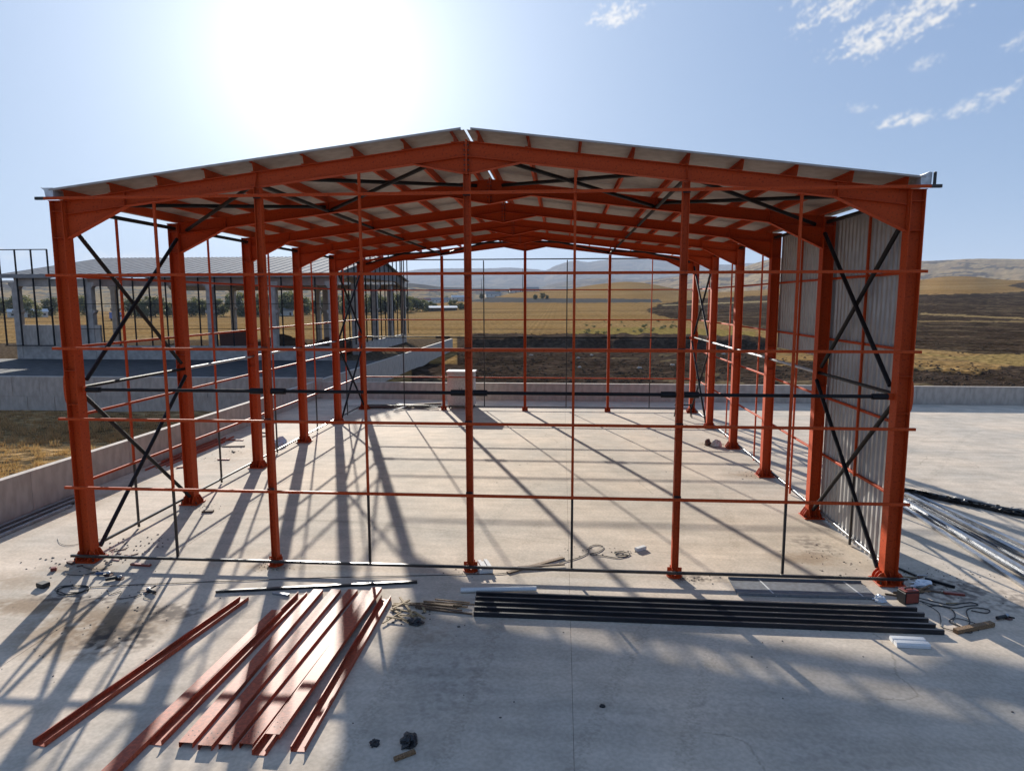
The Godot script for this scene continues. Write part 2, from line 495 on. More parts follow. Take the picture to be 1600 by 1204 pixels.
# ---------------------------------------------------------------- sky
func sky_texture() -> ImageTexture:
	var w := 3072
	var h := 1536
	var im := Image.create(w, h, false, Image.FORMAT_RGBF)
	var a := deg_to_rad(SUN_AZ)
	var e := deg_to_rad(SUN_EL)
	var sun := Vector3(sin(a) * cos(e), sin(e), -cos(a) * cos(e))
	var n1 := FastNoiseLite.new()
	n1.seed = 5
	n1.frequency = 1.0
	n1.fractal_octaves = 6
	n1.fractal_gain = 0.58
	# cloud streaks: azimuth, height, half width, half height, lean, density
	var clouds := [[4.3, 21.6, 2.1, 0.8, 0.05, 1.0], [21.0, 20.6, 3.2, 1.0, 0.32, 1.0], [24.4, 18.6, 4.4, 1.2, 0.22, 1.05], [28.3, 20.2, 4.2, 0.9, 0.15, 0.85], [20.3, 21.9, 3.0, 0.7, 0.2, 0.7], [25.2, 12.6, 1.9, 0.5, 0.05, 0.9], [30.0, 13.2, 2.3, 0.6, 0.25, 0.75], [21.9, 13.8, 1.5, 0.3, -0.05, 0.6], [32.2, 16.6, 1.4, 0.5, 0.3, 0.7], [26.5, 16.2, 1.0, 0.45, 0.3, 0.6], [-36.0, 3.2, 9.0, 0.5, 0.0, 0.35], [38.0, 21.0, 5.0, 1.2, 0.2, 0.9], [46.0, 26.0, 7.0, 1.6, 0.2, 0.9], [30.0, 28.0, 7.0, 1.6, 0.25, 0.9], [12.0, 30.0, 6.0, 1.5, 0.2, 0.8], [60.0, 18.0, 6.0, 1.2, 0.1, 0.8], [95.0, 24.0, 9.0, 2.0, 0.1, 0.8], [150.0, 20.0, 9.0, 2.0, 0.1, 0.8], [-100.0, 22.0, 9.0, 2.0, 0.1, 0.8], [-150.0, 30.0, 9.0, 2.0, 0.1, 0.8]]
	var boxes := []
	for c in clouds:
		boxes.append([c[0] - c[2] * 1.7, c[0] + c[2] * 1.7, c[1] - c[3] * 2.6 - absf(c[4]) * c[2], c[1] + c[3] * 2.6 + absf(c[4]) * c[2]])
	for y in h:
		var el := PI / 2 - PI * (y + 0.5) / h
		if el < -0.04:
			im.fill_rect(Rect2i(0, y, w, h - y), Color(0.16, 0.15, 0.13))
			break
		var ce := cos(el)
		var se := maxf(sin(el), 0.0)
		var up := pow(1.0 - se, 5.0)
		var base := Vector3(0.190, 0.318, 0.580).lerp(Vector3(0.400, 0.570, 0.785), up)
		base = base.lerp(Vector3(0.52, 0.58, 0.63), pow(1.0 - se, 22.0) * 0.6)
		var eld := rad_to_deg(el)
		var near := []
		for k in clouds.size():
			if eld > boxes[k][2] and eld < boxes[k][3]:
				near.append(k)
		for x in w:
			var az := TAU * (x + 0.5) / w
			var d := Vector3(sin(az) * ce, sin(el), -cos(az) * ce)
			var g := rad_to_deg(acos(clampf(d.dot(sun), -1, 1)))
			var c := base
			var g1 := 1.08 * exp(-g / 16.5)
			var g2 := 0.8 * exp(-g / 4.5)
			c += Vector3(0.97, 0.985, 0.94) * g1 + Vector3(1.0, 0.97, 0.88) * g2
			if not near.is_empty():
				var azd := rad_to_deg(az)
				if azd > 180.0:
					azd -= 360.0
				for k in near:
					if azd < boxes[k][0] or azd > boxes[k][1]:
						continue
					var cl: Array = clouds[k]
					var dx: float = azd - cl[0]
					var dy: float = eld - cl[1] - cl[4] * dx
					var q: float = (dx / cl[2]) * (dx / cl[2]) + (dy / cl[3]) * (dy / cl[3])
					var sx: float = dx + k * 7.0
					var warp := n1.get_noise_2d(sx * 0.8 + 9.0, dy * 0.9)
					var f := n1.get_noise_2d(sx * 0.40 + warp * 0.6, dy * 1.5 + warp * 0.9 + k * 3.0)
					var f2 := n1.get_noise_2d(sx * 1.3 + 50.0 + warp, dy * 4.6 + warp * 2.0)
					var f3 := n1.get_noise_2d(sx * 4.5 + warp * 3.0, dy * 9.0)
					var dens: float = clampf((f * 1.3 + f2 * 0.8 + f3 * 0.35 + 0.50 - q * 0.60) * 1.15, 0.0, 1.0) * cl[5]
					if dens > 0.0:
						c = c.lerp(Vector3(0.90, 0.885, 0.865) + Vector3.ONE * g1 * 0.5, clampf(dens, 0.0, 0.97))
			c /= EXPOSURE
			im.set_pixel(x, y, Color(c.x, c.y, c.z))
	return ImageTexture.create_from_image(im)

# ---------------------------------------------------------------- land
func table(t: Array, az: float) -> float:
	if az <= t[0]:
		return t[1]
	for i in range(2, t.size(), 2):
		if az <= t[i]:
			var f: float = (az - t[i - 2]) / (t[i] - t[i - 2])
			var p: int = maxi(i - 4, 0)
			var q: int = mini(i + 2, t.size() - 2)
			# finite-difference tangents, so that the slope runs on through each point
			var m0: float = (t[i + 1] - t[p + 1]) / maxf(t[i] - t[p], 0.01) * (t[i] - t[i - 2])
			var m1: float = (t[q + 1] - t[i - 1]) / maxf(t[q] - t[i - 2], 0.01) * (t[i] - t[i - 2])
			var f2 := f * f
			var f3 := f2 * f
			return (2 * f3 - 3 * f2 + 1) * t[i - 1] + (f3 - 2 * f2 + f) * m0 + (3 * f2 - 2 * f3) * t[i + 1] + (f3 - f2) * m1
	return t[-1]

func land_height(az: float, r: float, nz: FastNoiseLite) -> float:
	var a := clampf(az, -50.0, 42.0)
	var flat := -atan(7.68 / r)
	var t := clampf(log(r / 120.0) / log(7.5), 0.0, 1.25)
	var ec := deg_to_rad(table(CREST, a))
	var e := flat + (ec - -atan(7.68 / 900.0)) * pow(minf(t, 1.0), 1.5)
	var y := EYE.y + r * tan(e)
	if t > 1.0:
		y -= (t - 1.0) * 90.0
	# the earth bank along the edge of the field
	var bank := smoothstep(-9.0, -7.5, a) * (1.0 - smoothstep(15.0, 19.0, a))
	if r > 104.0 and r < 150.0 and bank > 0.0:
		var p := Vector2(a, r)
		y = maxf(y, -1.0 + bank * (1.55 + 0.35 * nz.get_noise_2d(a * 9.0, 3.0)) * smoothstep(107.0, 110.5, r + nz.get_noise_2d(a * 14.0, 0.0) * 1.6) * (1.0 - smoothstep(122.0, 140.0, p.y)))
	return y

func land() -> void:
	var nz := FastNoiseLite.new()
	nz.seed = 61
	nz.frequency = 0.05
	nz.fractal_octaves = 4
	var azs := PackedFloat32Array()
	var a := -180.0
	while a <= 180.01:
		azs.append(a)
		a += 0.14 if a > -46.0 and a < 38.0 else 4.0 if a < -50.0 or a > 42.0 else 0.5
	if azs[-1] < 179.99:
		azs.append(180.0)
	var rs := PackedFloat32Array([0.5, 8.0, 16.0, 24.0, 30.0])
	for i in 90:
		rs.append(1.0 / lerpf(1.0 / 36.0, 1.0 / 104.0, i / 90.0))
	for i in 60:
		rs.append(lerpf(104.0, 145.0, i / 60.0))
	for i in 110:
		rs.append(145.0 * pow(900.0 / 145.0, i / 110.0))
	for i in 8:
		rs.append(900.0 + i * 60.0)
	var polys := []
	for p in [[PLOUGHED, Vector3(0.068, 0.046, 0.031), 1], [DARK_STRIP, Vector3(0.13, 0.125, 0.11), 0], [RIGHT_DARK, Vector3(0.09, 0.065, 0.045), 1], [GREENISH, Vector3(0.34, 0.245, 0.08), 0], [STRIPE1, Vector3(0.36, 0.25, 0.12), 0], [STRIPE2, Vector3(0.30, 0.205, 0.10), 0], [STRIPE3, Vector3(0.40, 0.30, 0.16), 0], [GRASS_STRIP, Vector3(0.38, 0.255, 0.10), 0]]:
		var pg := pts(p[0])
		var lo := pg[0]
		var hi := pg[0]
		for q in pg:
			lo = lo.min(q)
			hi = hi.max(q)
		polys.append([pg, lo, hi, p[1], p[2]])
	var st := begin()
	var nc := azs.size()
	var gold := Vector3(0.36, 0.208, 0.076)
	var straw := Vector3(0.43, 0.275, 0.118)
	var earth := Vector3(0.085, 0.060, 0.044)
	var grass := Vector3(0.40, 0.255, 0.12)
	for j in rs.size():
		var r := rs[j]
		for i in nc:
			var az := azs[i]
			var y := land_height(az, r, nz)
			var x := EYE.x + r * sin(deg_to_rad(az))
			var z := EYE.z - r * cos(deg_to_rad(az))
			var e := rad_to_deg(atan((y - EYE.y) / r))
			var n := nz.get_noise_2d(x * 0.35, z * 0.35)
			var n2 := nz.get_noise_2d(x * 2.2, z * 2.2)
			var rows := nz.get_noise_2d(x * 0.12 + 200.0, e * 160.0)
			var c := gold.lerp(straw, clampf(0.5 + rows * 1.4 + n * 0.5, 0, 1))
			if rows < -0.22 and e < -0.6:
				c = c.lerp(Vector3(0.20, 0.14, 0.075), clampf((-0.22 - rows) * 4.0, 0, 0.75))
			var fe := e + n2 * 0.10
			var fa := az + n * 0.25
			var in_ploughed := false
			for p in polys:
				var q := Vector2(fa, fe)
				if p[4] == 0:
					q = Vector2(az + n * 0.1, e + n2 * 0.03)
				if q.x < p[1].x or q.x > p[2].x or q.y < p[1].y or q.y > p[2].y:
					continue
				if Geometry2D.is_point_in_polygon(q, p[0]):
					c = p[3]
					in_ploughed = p[4] == 1
			if in_ploughed:
				c = c * (1.0 + n2 * 0.9)
				var furrow := nz.get_noise_2d(x * 0.2, e * 260.0)
				if furrow > 0.12:
					c = c.lerp(Vector3(0.19, 0.135, 0.08), clampf((furrow - 0.12) * 3.0, 0, 0.8))
				y += n2 * 0.28
			# bare ground dug up round the site
			var edge := 139.0 + n * 6.0 if az > -9.0 and az < 17.0 else 96.0 + n * 22.0
			if az < -13.0:
				edge = 62.0
			if r < edge:
				c = earth * (1.0 + n2 * 0.5 + n * 0.5)
				if n2 + n > 0.28 and r < 100.0:
					c = c.lerp(Vector3(0.22, 0.165, 0.09), 0.6)
				if r > 40.0:
					y += n2 * 0.35 + n * 0.25
			if x < -14.8 and z > -30.0:
				c = grass * (1.0 + n2 * 0.7 + n * 0.3)
				y = -1.0 + n2 * 0.12
			elif r < 42.0 or (x > -15.0 and z > -30.0):
				y = minf(y, -0.9)
			if z > 20.0:
				y = minf(y, -0.9)
			st.set_color(Color(maxf(c.x, 0.01), maxf(c.y, 0.01), maxf(c.z, 0.008)))
			st.add_vertex(Vector3(x, y, z))
	for j in rs.size() - 1:
		for i in nc - 1:
			var k := j * nc + i
			st.add_index(k)
			st.add_index(k + nc)
			st.add_index(k + nc + 1)
			st.add_index(k)
			st.add_index(k + nc + 1)
			st.add_index(k + 1)
	st.generate_normals()
	struct("terrain", st.commit(), M.land)
	far_hills("tan_hill", HILL_LEFT, 1050.0, 1900.0, -55.0, 6.0, [Vector3(0.30, 0.215, 0.115), Vector3(0.26, 0.185, 0.10), Vector3(0.145, 0.13, 0.10)], 71, 0.12)
	far_hills("brown_hills", HILL_RIGHT, 1050.0, 3000.0, 3.0, 45.0, [Vector3(0.25, 0.18, 0.105), Vector3(0.11, 0.088, 0.068), Vector3(0.31, 0.225, 0.125)], 72, 0.16)
	far_hills("grey_hills", HILL_MID, 2200.0, 4200.0, -8.0, 22.0, [Vector3(0.15, 0.12, 0.09), Vector3(0.21, 0.165, 0.11), Vector3(0.11, 0.095, 0.075)], 73, 0.12)
	far_hills("mountains", MOUNTAIN, 4200.0, 8200.0, -55.0, 46.0, [Vector3(0.15, 0.12, 0.09), Vector3(0.19, 0.155, 0.11), Vector3(0.11, 0.095, 0.075)], 74, 0.25)

func far_hills(called: String, t: Array, r0: float, r1: float, a0: float, a1: float, cols: Array, sd: int, rough: float) -> void:
	var nz := FastNoiseLite.new()
	nz.seed = sd
	nz.frequency = 1.0
	nz.fractal_octaves = 5
	var st := begin()
	var nc := int((a1 - a0) / 0.12) + 1
	var nr := 46
	for j in nr + 1:
		var f := float(j) / nr
		for i in nc:
			var az := a0 + (a1 - a0) * i / (nc - 1)
			var r := lerpf(r0, r1, minf(f * 1.12, 1.12))
			var ec := table(t, az)
			var e0 := rad_to_deg(-atan((EYE.y + 8.0) / r0))
			var s := pow(minf(f * 1.12, 1.0), 0.75)
			var e := lerpf(e0, ec, s)
			e += nz.get_noise_2d(az * 0.35, f * 2.6) * rough * 0.8 * sin(minf(f * 1.12, 1.0) * PI)
			e += nz.get_noise_2d(az * 2.4, f * 6.0 + 20.0) * rough * 0.12
			if f * 1.12 > 1.0:
				e -= (f * 1.12 - 1.0) * 3.0
			var y := EYE.y + r * tan(deg_to_rad(e))
			var p1 := nz.get_noise_2d(az * 0.22 + f * 2.0, f * 7.0 + 40.0)
			var p2 := nz.get_noise_2d(az * 0.5 - 30.0, f * 14.0)
			var c: Vector3 = cols[0]
			if p1 > 0.08:
				c = cols[1]
			if p2 > 0.10:
				c = cols[2]
			if sd == 71 and f + p1 * 0.25 > 0.66:
				c = Vector3(0.095, 0.085, 0.075)
			c = c * (1.0 + 0.35 * nz.get_noise_2d(az * 5.0, f * 60.0))
			st.set_color(Color(c.x, c.y, c.z))
			st.add_vertex(Vector3(EYE.x + r * sin(deg_to_rad(az)), y, EYE.z - r * cos(deg_to_rad(az))))
	for j in nr:
		for i in nc - 1:
			var k := j * nc + i
			for q in [k, k + nc, k + nc + 1, k, k + nc + 1, k + 1]:
				st.add_index(q)
	st.generate_normals()
	struct(called, st.commit(), M.far)

# a point on the ground at azimuth az and distance r from the viewpoint's foot
func polar(az: float, r: float, y: float) -> Vector3:
	return Vector3(EYE.x + r * sin(deg_to_rad(az)), y, EYE.z - r * cos(deg_to_rad(az)))

func slab() -> void:
	var m := slab_material()
	var root := Node3D.new()
	root.name = "concrete_slab"
	root.set_meta("kind", "structure")
	add_child(root)
	var xs := [-14.6, -8.05, 2.45, 12.95, 23.4, 34.0, 60.0, 90.0]
	var zs := [26.0, 9.0, -14.4, -28.5]
	for i in xs.size() - 1:
		for j in zs.size() - 1:
			var st := begin()
			var x0: float = xs[i] + 0.002
			var x1: float = xs[i + 1] - 0.002
			var z1: float = zs[j] - 0.002
			var z0: float = zs[j + 1] + 0.002
			var c := 0.004
			var v := func(x: float, y: float, z: float) -> void:
				st.set_uv(Vector2((x + 15.0) / 45.0, (z + 29.0) / 45.0))
				st.set_uv2(Vector2(x, z) * 0.45)
				st.add_vertex(Vector3(x, y, z))
			var top := [Vector3(x0 + c, 0, z0 + c), Vector3(x1 - c, 0, z0 + c), Vector3(x1 - c, 0, z1 - c), Vector3(x0 + c, 0, z1 - c)]
			var rim := [Vector3(x0, -c, z0), Vector3(x1, -c, z0), Vector3(x1, -c, z1), Vector3(x0, -c, z1)]
			var low := [Vector3(x0, -0.35, z0), Vector3(x1, -0.35, z0), Vector3(x1, -0.35, z1), Vector3(x0, -0.35, z1)]
			st.set_normal(Vector3.UP)
			for k in [0, 1, 2, 0, 2, 3]:
				v.call(top[k].x, top[k].y, top[k].z)
			for k in 4:
				var o := (k + 1) % 4
				var out: Vector3 = [Vector3(0, 0, -1), Vector3.RIGHT, Vector3(0, 0, 1), Vector3.LEFT][k]
				for q in [[top[k], rim[k], rim[o], top[o], (out + Vector3.UP).normalized()], [rim[k], low[k], low[o], rim[o], out]]:
					st.set_normal(q[4])
					for w in [0, 1, 2, 0, 2, 3]:
						v.call(q[w].x, q[w].y, q[w].z)
			part("slab_panel", st.commit(), m, root)

# ---------------------------------------------------------------- steel hall
func hall_member(called: String, prof: PackedVector2Array, a: Vector3, b: Vector3, m: Material, parent: Node, up := Vector3.UP) -> MeshInstance3D:
	return part(called, extruded(prof, a.distance_to(b)), m, parent, along(a, b, up))

func base_shoe(parent: Node, w: float, d: float, hgt: float, round_plates: bool) -> void:
	# plate, gussets and anchor bolts round a column foot at the parent's origin
	part("base_plate", box(w, 0.03, d), M.red_base, parent, turned(Vector3(0, 0.026, 0)))
	var g := pts([0, 0, 0.17, 0, 0.16, 0.06, 0.03, hgt, 0, hgt])
	if round_plates:
		g = PackedVector2Array([Vector2(0, 0), Vector2(0.17, 0)])
		for i in 7:
			var t := deg_to_rad(i * 15.0)
			g.append(Vector2(0.17 * cos(t), 0.05 + (hgt - 0.05) * sin(t)))
	var gm := extruded(g, 0.012)
	for k in [-1, 1]:
		for o in [-0.1, 0.0, 0.1]:
			part("gusset", gm, M.red_base, parent, Transform3D(Basis(Vector3.RIGHT * k, Vector3.UP, Vector3.BACK * k), Vector3(k * (w / 2 - 0.19), 0.041, o - 0.006 * k)))
			part("gusset", gm, M.red_base, parent, Transform3D(Basis(Vector3.BACK * k, Vector3.UP, Vector3.LEFT * k), Vector3(o + 0.006 * k, 0.041, k * (d / 2 - 0.19))))
	var bolt := extruded(ring(0.016, 8), 0.09)
	for sx in [-1, 1]:
		for sz in [-1, 1]:
			part("anchor_bolt", bolt, M.dark_steel, parent, along(Vector3(sx * (w / 2 - 0.06), 0.02, sz * (d / 2 - 0.06)), Vector3(sx * (w / 2 - 0.06), 0.2, sz * (d / 2 - 0.06))))

func roof_y(x: float) -> float:
	return RIDGE - SLOPE * absf(x)

func steel_hall() -> void:
	var hall := thing("steel_hall", "open red primed steel portal frame hall with part-clad right side", "steel hall")
	var col := ibeam(0.32, 0.30, 0.012, 0.02)
	var raf := ibeam(0.34, 0.19, 0.009, 0.014)
	var gcol := ibeam(0.16, 0.16, 0.01, 0.014)
	var rail := rect(0.065, 0.065, 0.006)
	var post := rect(0.06, 0.06, 0.006)
	var pipe := ring(0.055, 12)
	var last := -5.0 * BAY
	for f in 6:
		var z := -f * BAY
		for s in [-1, 1]:
			var c := hall_member("column", col, Vector3(s * 10.0, 0.04, z), Vector3(s * 10.0, 9.07, z), M.red, hall, Vector3.RIGHT)
			# sub-parts live in the column's own frame
			var inv := c.transform.affine_inverse()
			var foot := Transform3D(Basis.IDENTITY, Vector3(s * 10.0, 0, z))
			var sub := Node3D.new()
			sub.name = "shoe"
			c.add_child(sub, true)
			sub.transform = inv * foot
			sub.free()
			shoe_parts(c, inv * foot, f == 0 and s == 1)
			for yy in [8.2, 8.83, 4.1, 4.95]:
				part("stiffener", box(0.275, 0.012, 0.29, 0.002), M.red, c, inv * Transform3D(Basis.IDENTITY, Vector3(s * 10.0, yy, z)))
			part("cap_plate", box(0.36, 0.016, 0.31), M.red, c, inv * Transform3D(Basis.IDENTITY, Vector3(s * 10.0, 9.079, z)))
			if f == 0 or f == 5:
				# half-round strengthening plate and cleat where the tie meets the corner
				var hp := PackedVector2Array()
				for i in 13:
					var t := deg_to_rad(-90.0 + i * 15.0)
					hp.append(Vector2(0.05 * cos(t), 0.36 * sin(t)))
				part("round_plate", extruded(hp, 0.29), M.red, c, inv * Transform3D(Basis(Vector3(s, 0, 0), Vector3.UP, Vector3(0, 0, s)), Vector3(s * 10.16, 4.5, z - 0.145 * s)))
				part("cleat", box(0.14, 0.15, 0.02, 0.003), M.red, c, inv * Transform3D(Basis.IDENTITY, Vector3(s * 9.77, 4.47, z)))
			# rafter with its haunches
			var ce := -0.17 / cos(atan(SLOPE))
			var ra := Vector3(s * 9.84, roof_y(9.84) + ce, z)
			var rb := Vector3(s * 0.02, roof_y(0.02) + ce, z)
			var r := hall_member("rafter", raf, ra, rb, M.red, hall)
			var ri := r.transform.affine_inverse()
			var by := func(x: float) -> float: return roof_y(x) - 0.344
			var he := pts([9.835, by.call(9.835) + 0.004, 9.835, 8.2, 8.30, by.call(8.30) + 0.004])
			var side := Transform3D(Basis(Vector3(s, 0, 0), Vector3.UP, Vector3(0, 0, s)), Vector3(0, 0, z - 0.005 * s))
			part("eave_haunch", extruded(he, 0.01), M.red, r, ri * side)
			part("haunch_flange", extruded(rect(0.19, 0.014, 0.002), Vector2(1.54, by.call(8.30) - 8.2).length()), M.red, r, ri * along(Vector3(s * 9.835, 8.193, z), Vector3(s * 8.30, by.call(8.30) - 0.003, z)))
			var ha := pts([0.02, by.call(0.02) + 0.004, 1.22, by.call(1.22) + 0.004, 0.02, 9.585])
			part("apex_haunch", extruded(ha, 0.01), M.red, r, ri * side)
			part("haunch_flange", extruded(rect(0.19, 0.014, 0.002), Vector2(1.2, by.call(1.22) - 9.585).length()), M.red, r, ri * along(Vector3(s * 0.02, 9.578, z), Vector3(s * 1.22, by.call(1.22) - 0.003, z)))
			part("end_plate", box(0.018, 0.78, 0.2, 0.002), M.red, r, ri * Transform3D(Basis.IDENTITY, Vector3(s * 0.0105, 9.945, z)))
			part("end_plate", box(0.02, 0.98, 0.2, 0.002), M.red, r, ri * Transform3D(Basis.IDENTITY, Vector3(s * 9.829, 8.66, z)))
			for xx in [8.30, 5.02]:
				part("stiffener", box(0.012, 0.31, 0.18, 0.002), M.red, r, ri * turned(Vector3(s * xx, roof_y(xx) - 0.171, z), 0, 0, s * 7.0))
			var bolt := extruded(ring(0.014, 6), 0.05)
			for k in 6:
				part("bolt", bolt, M.dark_steel, r, ri * along(Vector3(s * 0.015, 9.66 + k * 0.11, z + 0.06), Vector3(s * 0.075, 9.66 + k * 0.11, z + 0.06)))
	# gable columns, rails, mullions and ties, front and rear
	for g in 2:
		var z := 0.0 if g == 0 else last
		var o := 0.115 if g == 0 else -0.115
		for x in [-5.0, 0.0, 5.0]:
			var top := roof_y(x) - 0.36 if x != 0.0 else 9.57
			var c := hall_member("gable_column", gcol, Vector3(x, 0.04, z), Vector3(x, top, z), M.red, hall, Vector3.RIGHT)
			var inv := c.transform.affine_inverse()
			var disc := extruded(ring(0.19, 16), 0.02)
			part("base_plate", disc, M.red_base, c, inv * along(Vector3(x, 0.014, z), Vector3(x, 1, z)))
			for k in 6:
				var t := TAU * k / 6.0
				part("gusset", box(0.10, 0.20, 0.012, 0.002), M.red_base, c, inv * Transform3D(Basis(Vector3.UP, t), Vector3(x + 0.125 * cos(t), 0.134, z - 0.125 * sin(t))))
			for y in [2.0, 3.76, 5.52, 7.3, 9.12]:
				if y < top:
					part("rail_cleat", box(0.17, 0.09, 0.03, 0.003), M.dark_steel, c, inv * Transform3D(Basis.IDENTITY, Vector3(x, y, z + o * 0.84)))
			part("tie_sleeve", extruded(ring(0.075, 12), 0.34), M.black, c, inv * along(Vector3(x + 0.10, 4.47, z), Vector3(x + 0.5, 4.47, z)))
			part("tie_sleeve", extruded(ring(0.075, 12), 0.34), M.black, c, inv * along(Vector3(x - 0.44, 4.47, z), Vector3(x, 4.47, z)))
		for k in 4:
			var xa := -10.0 + k * 5.0
			var tie := hall_member("tie_bar", ring(0.042, 12), Vector3(xa + (0.16 if k > 0 else 0.28), 4.47, z), Vector3(xa + 5.0 - (0.16 if k < 3 else 0.28), 4.47, z), M.black, hall)
			if k == 0:
				part("tie_end", extruded(ring(0.07, 12), 0.35), M.black, tie, Transform3D(Basis.IDENTITY, Vector3(0, 0, 0.02)))
			if k == 3:
				part("tie_end", extruded(ring(0.07, 12), 0.35), M.black, tie, Transform3D(Basis.IDENTITY, Vector3(0, 0, 4.2)))
			# mullion, painted above the second rail only
			var mx := xa + 2.5
			var mt := roof_y(mx) - 0.38
			var zo := z + o * 1.5
			if g == 1:
				mt = 9.05
			var mu := hall_member("mullion", post, Vector3(mx, 1.96, zo), Vector3(mx, mt, zo), M.red if g == 0 or k == 3 else M.dark_steel, hall, Vector3.BACK)
			part("unpainted_foot", extruded(rect(0.058, 0.058, 0.006), 1.74), M.dark_steel, mu, mu.transform.affine_inverse() * along(Vector3(mx, 0.22, zo), Vector3(mx, 1.95, zo), Vector3.BACK))
			for y in [0.2, 2.0, 3.76, 5.52, 7.3, 9.12]:
				var e0 := xa - (0.30 if k == 0 else -0.003)
				var e1 := xa + 5.0 + (0.24 if k == 3 else -0.003)
				var rm: Material = M.red
				if y < 1.0 or (g == 1 and y > 9.0):
					rm = M.dark_steel
				var rl := hall_member("girt", rail, Vector3(e0, y, z + o * 2.3), Vector3(e1, y, z + o * 2.3), rm, hall)
				if y > 9.0 and g == 0 and (k == 0 or k == 3):
					part("bare_end", extruded(rect(0.07, 0.07, 0.006), 0.22), M.dark_steel, rl, rl.transform.affine_inverse() * along(Vector3(-10.40 if k == 0 else 10.18, y, z + o * 2.3), Vector3(20, y, z + o * 2.3)))
	# long sides
	for s in [-1, 1]:
		for b in 5:
			var z0 := -b * BAY
			var z1 := -(b + 1) * BAY
			var gx: float = s * 10.20
			for y in [0.2, 2.0, 3.76, 5.52, 7.3]:
				if s == 1 and b == 0 and y < 1.0:
					continue
				hall_member("girt", rail, Vector3(gx, y, z0 - 0.002), Vector3(gx, y, z1 + 0.002), M.red if y > 1.0 else M.dark_steel, hall)
			var zm := (z0 + z1) / 2
			var mx: float = s * 10.265
			if s == 1 and b < 2:
				mx = s * 10.135
			var mu := hall_member("mullion", post, Vector3(mx, 1.96, zm), Vector3(mx, 9.0, zm), M.red, hall, Vector3.BACK)
			part("unpainted_foot", extruded(rect(0.058, 0.058, 0.006), 1.92), M.dark_steel if s == -1 or b == 0 else M.red, mu, mu.transform.affine_inverse() * along(Vector3(mx, 0.03, zm), Vector3(mx, 1.95, zm), Vector3.BACK))
			hall_member("eave_strut", pipe, Vector3(s * 9.93, 8.93, z0 - 0.16), Vector3(s * 9.93, 8.93, z1 + 0.16), M.black, hall)
			hall_member("wall_strut", ring(0.045, 10), Vector3(s * 9.97, 4.5, z0 - 0.01), Vector3(s * 9.97, 4.5, z1 + 0.01), M.black if b == 0 or b == 4 else M.galv, hall)
			hall_member("roof_strut", ring(0.05, 10), Vector3(s * 5.0, 9.42, z0 - 0.01), Vector3(s * 5.0, 9.42, z1 + 0.01), M.black, hall)
			if b == 0 or b == 4:
				for q in [[0.3, 4.3], [4.7, 8.6]]:
					hall_member("cross_brace", pipe, Vector3(s * 9.96, q[1], z0 - 0.2), Vector3(s * 9.96, q[0], z1 + 0.2), M.black, hall)
					hall_member("cross_brace", pipe, Vector3(s * 9.84, q[0], z0 - 0.2), Vector3(s * 9.84, q[1], z1 + 0.2), M.black, hall)
				for seg in [[9.6, 5.1], [4.9, 0.4]]:
					for d in 2:
						var xa: float = seg[d]
						var xb: float = seg[1 - d]
						var dy := -0.13 - d * 0.115
						hall_member("roof_brace", ring(0.052, 10), Vector3(s * xa, roof_y(xa) + dy, z0 - 0.03), Vector3(s * xb, roof_y(xb) + dy, z1 + 0.03), M.black, hall)
		# purlins
		var pl := channel(0.23, 0.07, 0.006, 0.02)
		for x in [0.27, 1.42, 2.61, 3.8, 5.02, 6.2, 7.38, 8.57, 9.74]:
			for b in 5:
				var za := 0.16 if b == 0 else -b * BAY
				var zb := -(b + 1) * BAY - (0.14 if b == 4 else 0.0)
				var up := Vector3(s * SLOPE, 1, 0).normalized()
				var o: Vector3 = Vector3(s * x, roof_y(x), 0) + up * 0.116
				part("purlin", extruded(pl, za - zb - 0.006), M.red, hall, along(o + Vector3(0, 0, za - 0.003), o + Vector3(0, 0, zb), up))
		# sandwich roof panels, ridge to eave
		var ln := 9.98 / cos(atan(SLOPE))
		var n := 25
		var wz := (5.0 * BAY + 0.42) / n
		var prof := [-wz / 2 + 0.002, 0.0, wz / 2 - 0.002, 0.0, wz / 2 - 0.002, 0.04]
		for k in 3:
			var cz := wz / 2 - 0.12 - k * wz / 3.0
			prof.append_array([cz + 0.045, 0.04, cz + 0.02, 0.072, cz - 0.02, 0.072, cz - 0.045, 0.04])
		prof.append_array([-wz / 2 + 0.002, 0.04])
		var pm := extruded(pts(prof), ln)
		for k in n:
			var zc := 0.21 - wz * (k + 0.5)
			var up := Vector3(s * SLOPE, 1, 0).normalized()
			var a: Vector3 = Vector3(s * 0.085, roof_y(0.085), zc) + up * (0.234 + 0.002 * sin(k * 2.3))
			var b: Vector3 = a + Vector3(s, -SLOPE, 0)
			part("roof_panel", pm, M.roof, hall, along(a, b, up))
		# eave gutter
		var gp := pts([0.0, 0.0, 0.20, 0.0, 0.22, 0.16, 0.30, 0.22, 0.30, 0.235, 0.21, 0.175, 0.192, 0.015, 0.012, 0.015, 0.012, 0.22, 0.0, 0.22])
		if s == 1:
			gp = pts([0.0, 0.0, 0.22, 0.0, 0.23, 0.27, 0.17, 0.28, 0.17, 0.265, 0.215, 0.258, 0.206, 0.015, 0.012, 0.015, 0.012, 0.2, 0.0, 0.2])
		var gu := part("gutter", extruded(gp, 5.0 * BAY + 0.4), M.gutter, hall, Transform3D(Basis(Vector3(s, 0, 0), Vector3.UP, Vector3(0, 0, s)), Vector3(s * 9.99, 9.155, 0.2 if s == -1 else last - 0.2)))
		var cap := pts([0.0, 0.0, 0.20, 0.0, 0.22, 0.16, 0.30, 0.22, 0.0, 0.22]) if s == -1 else pts([0.0, 0.0, 0.22, 0.0, 0.23, 0.27, 0.17, 0.28, 0.0, 0.2])
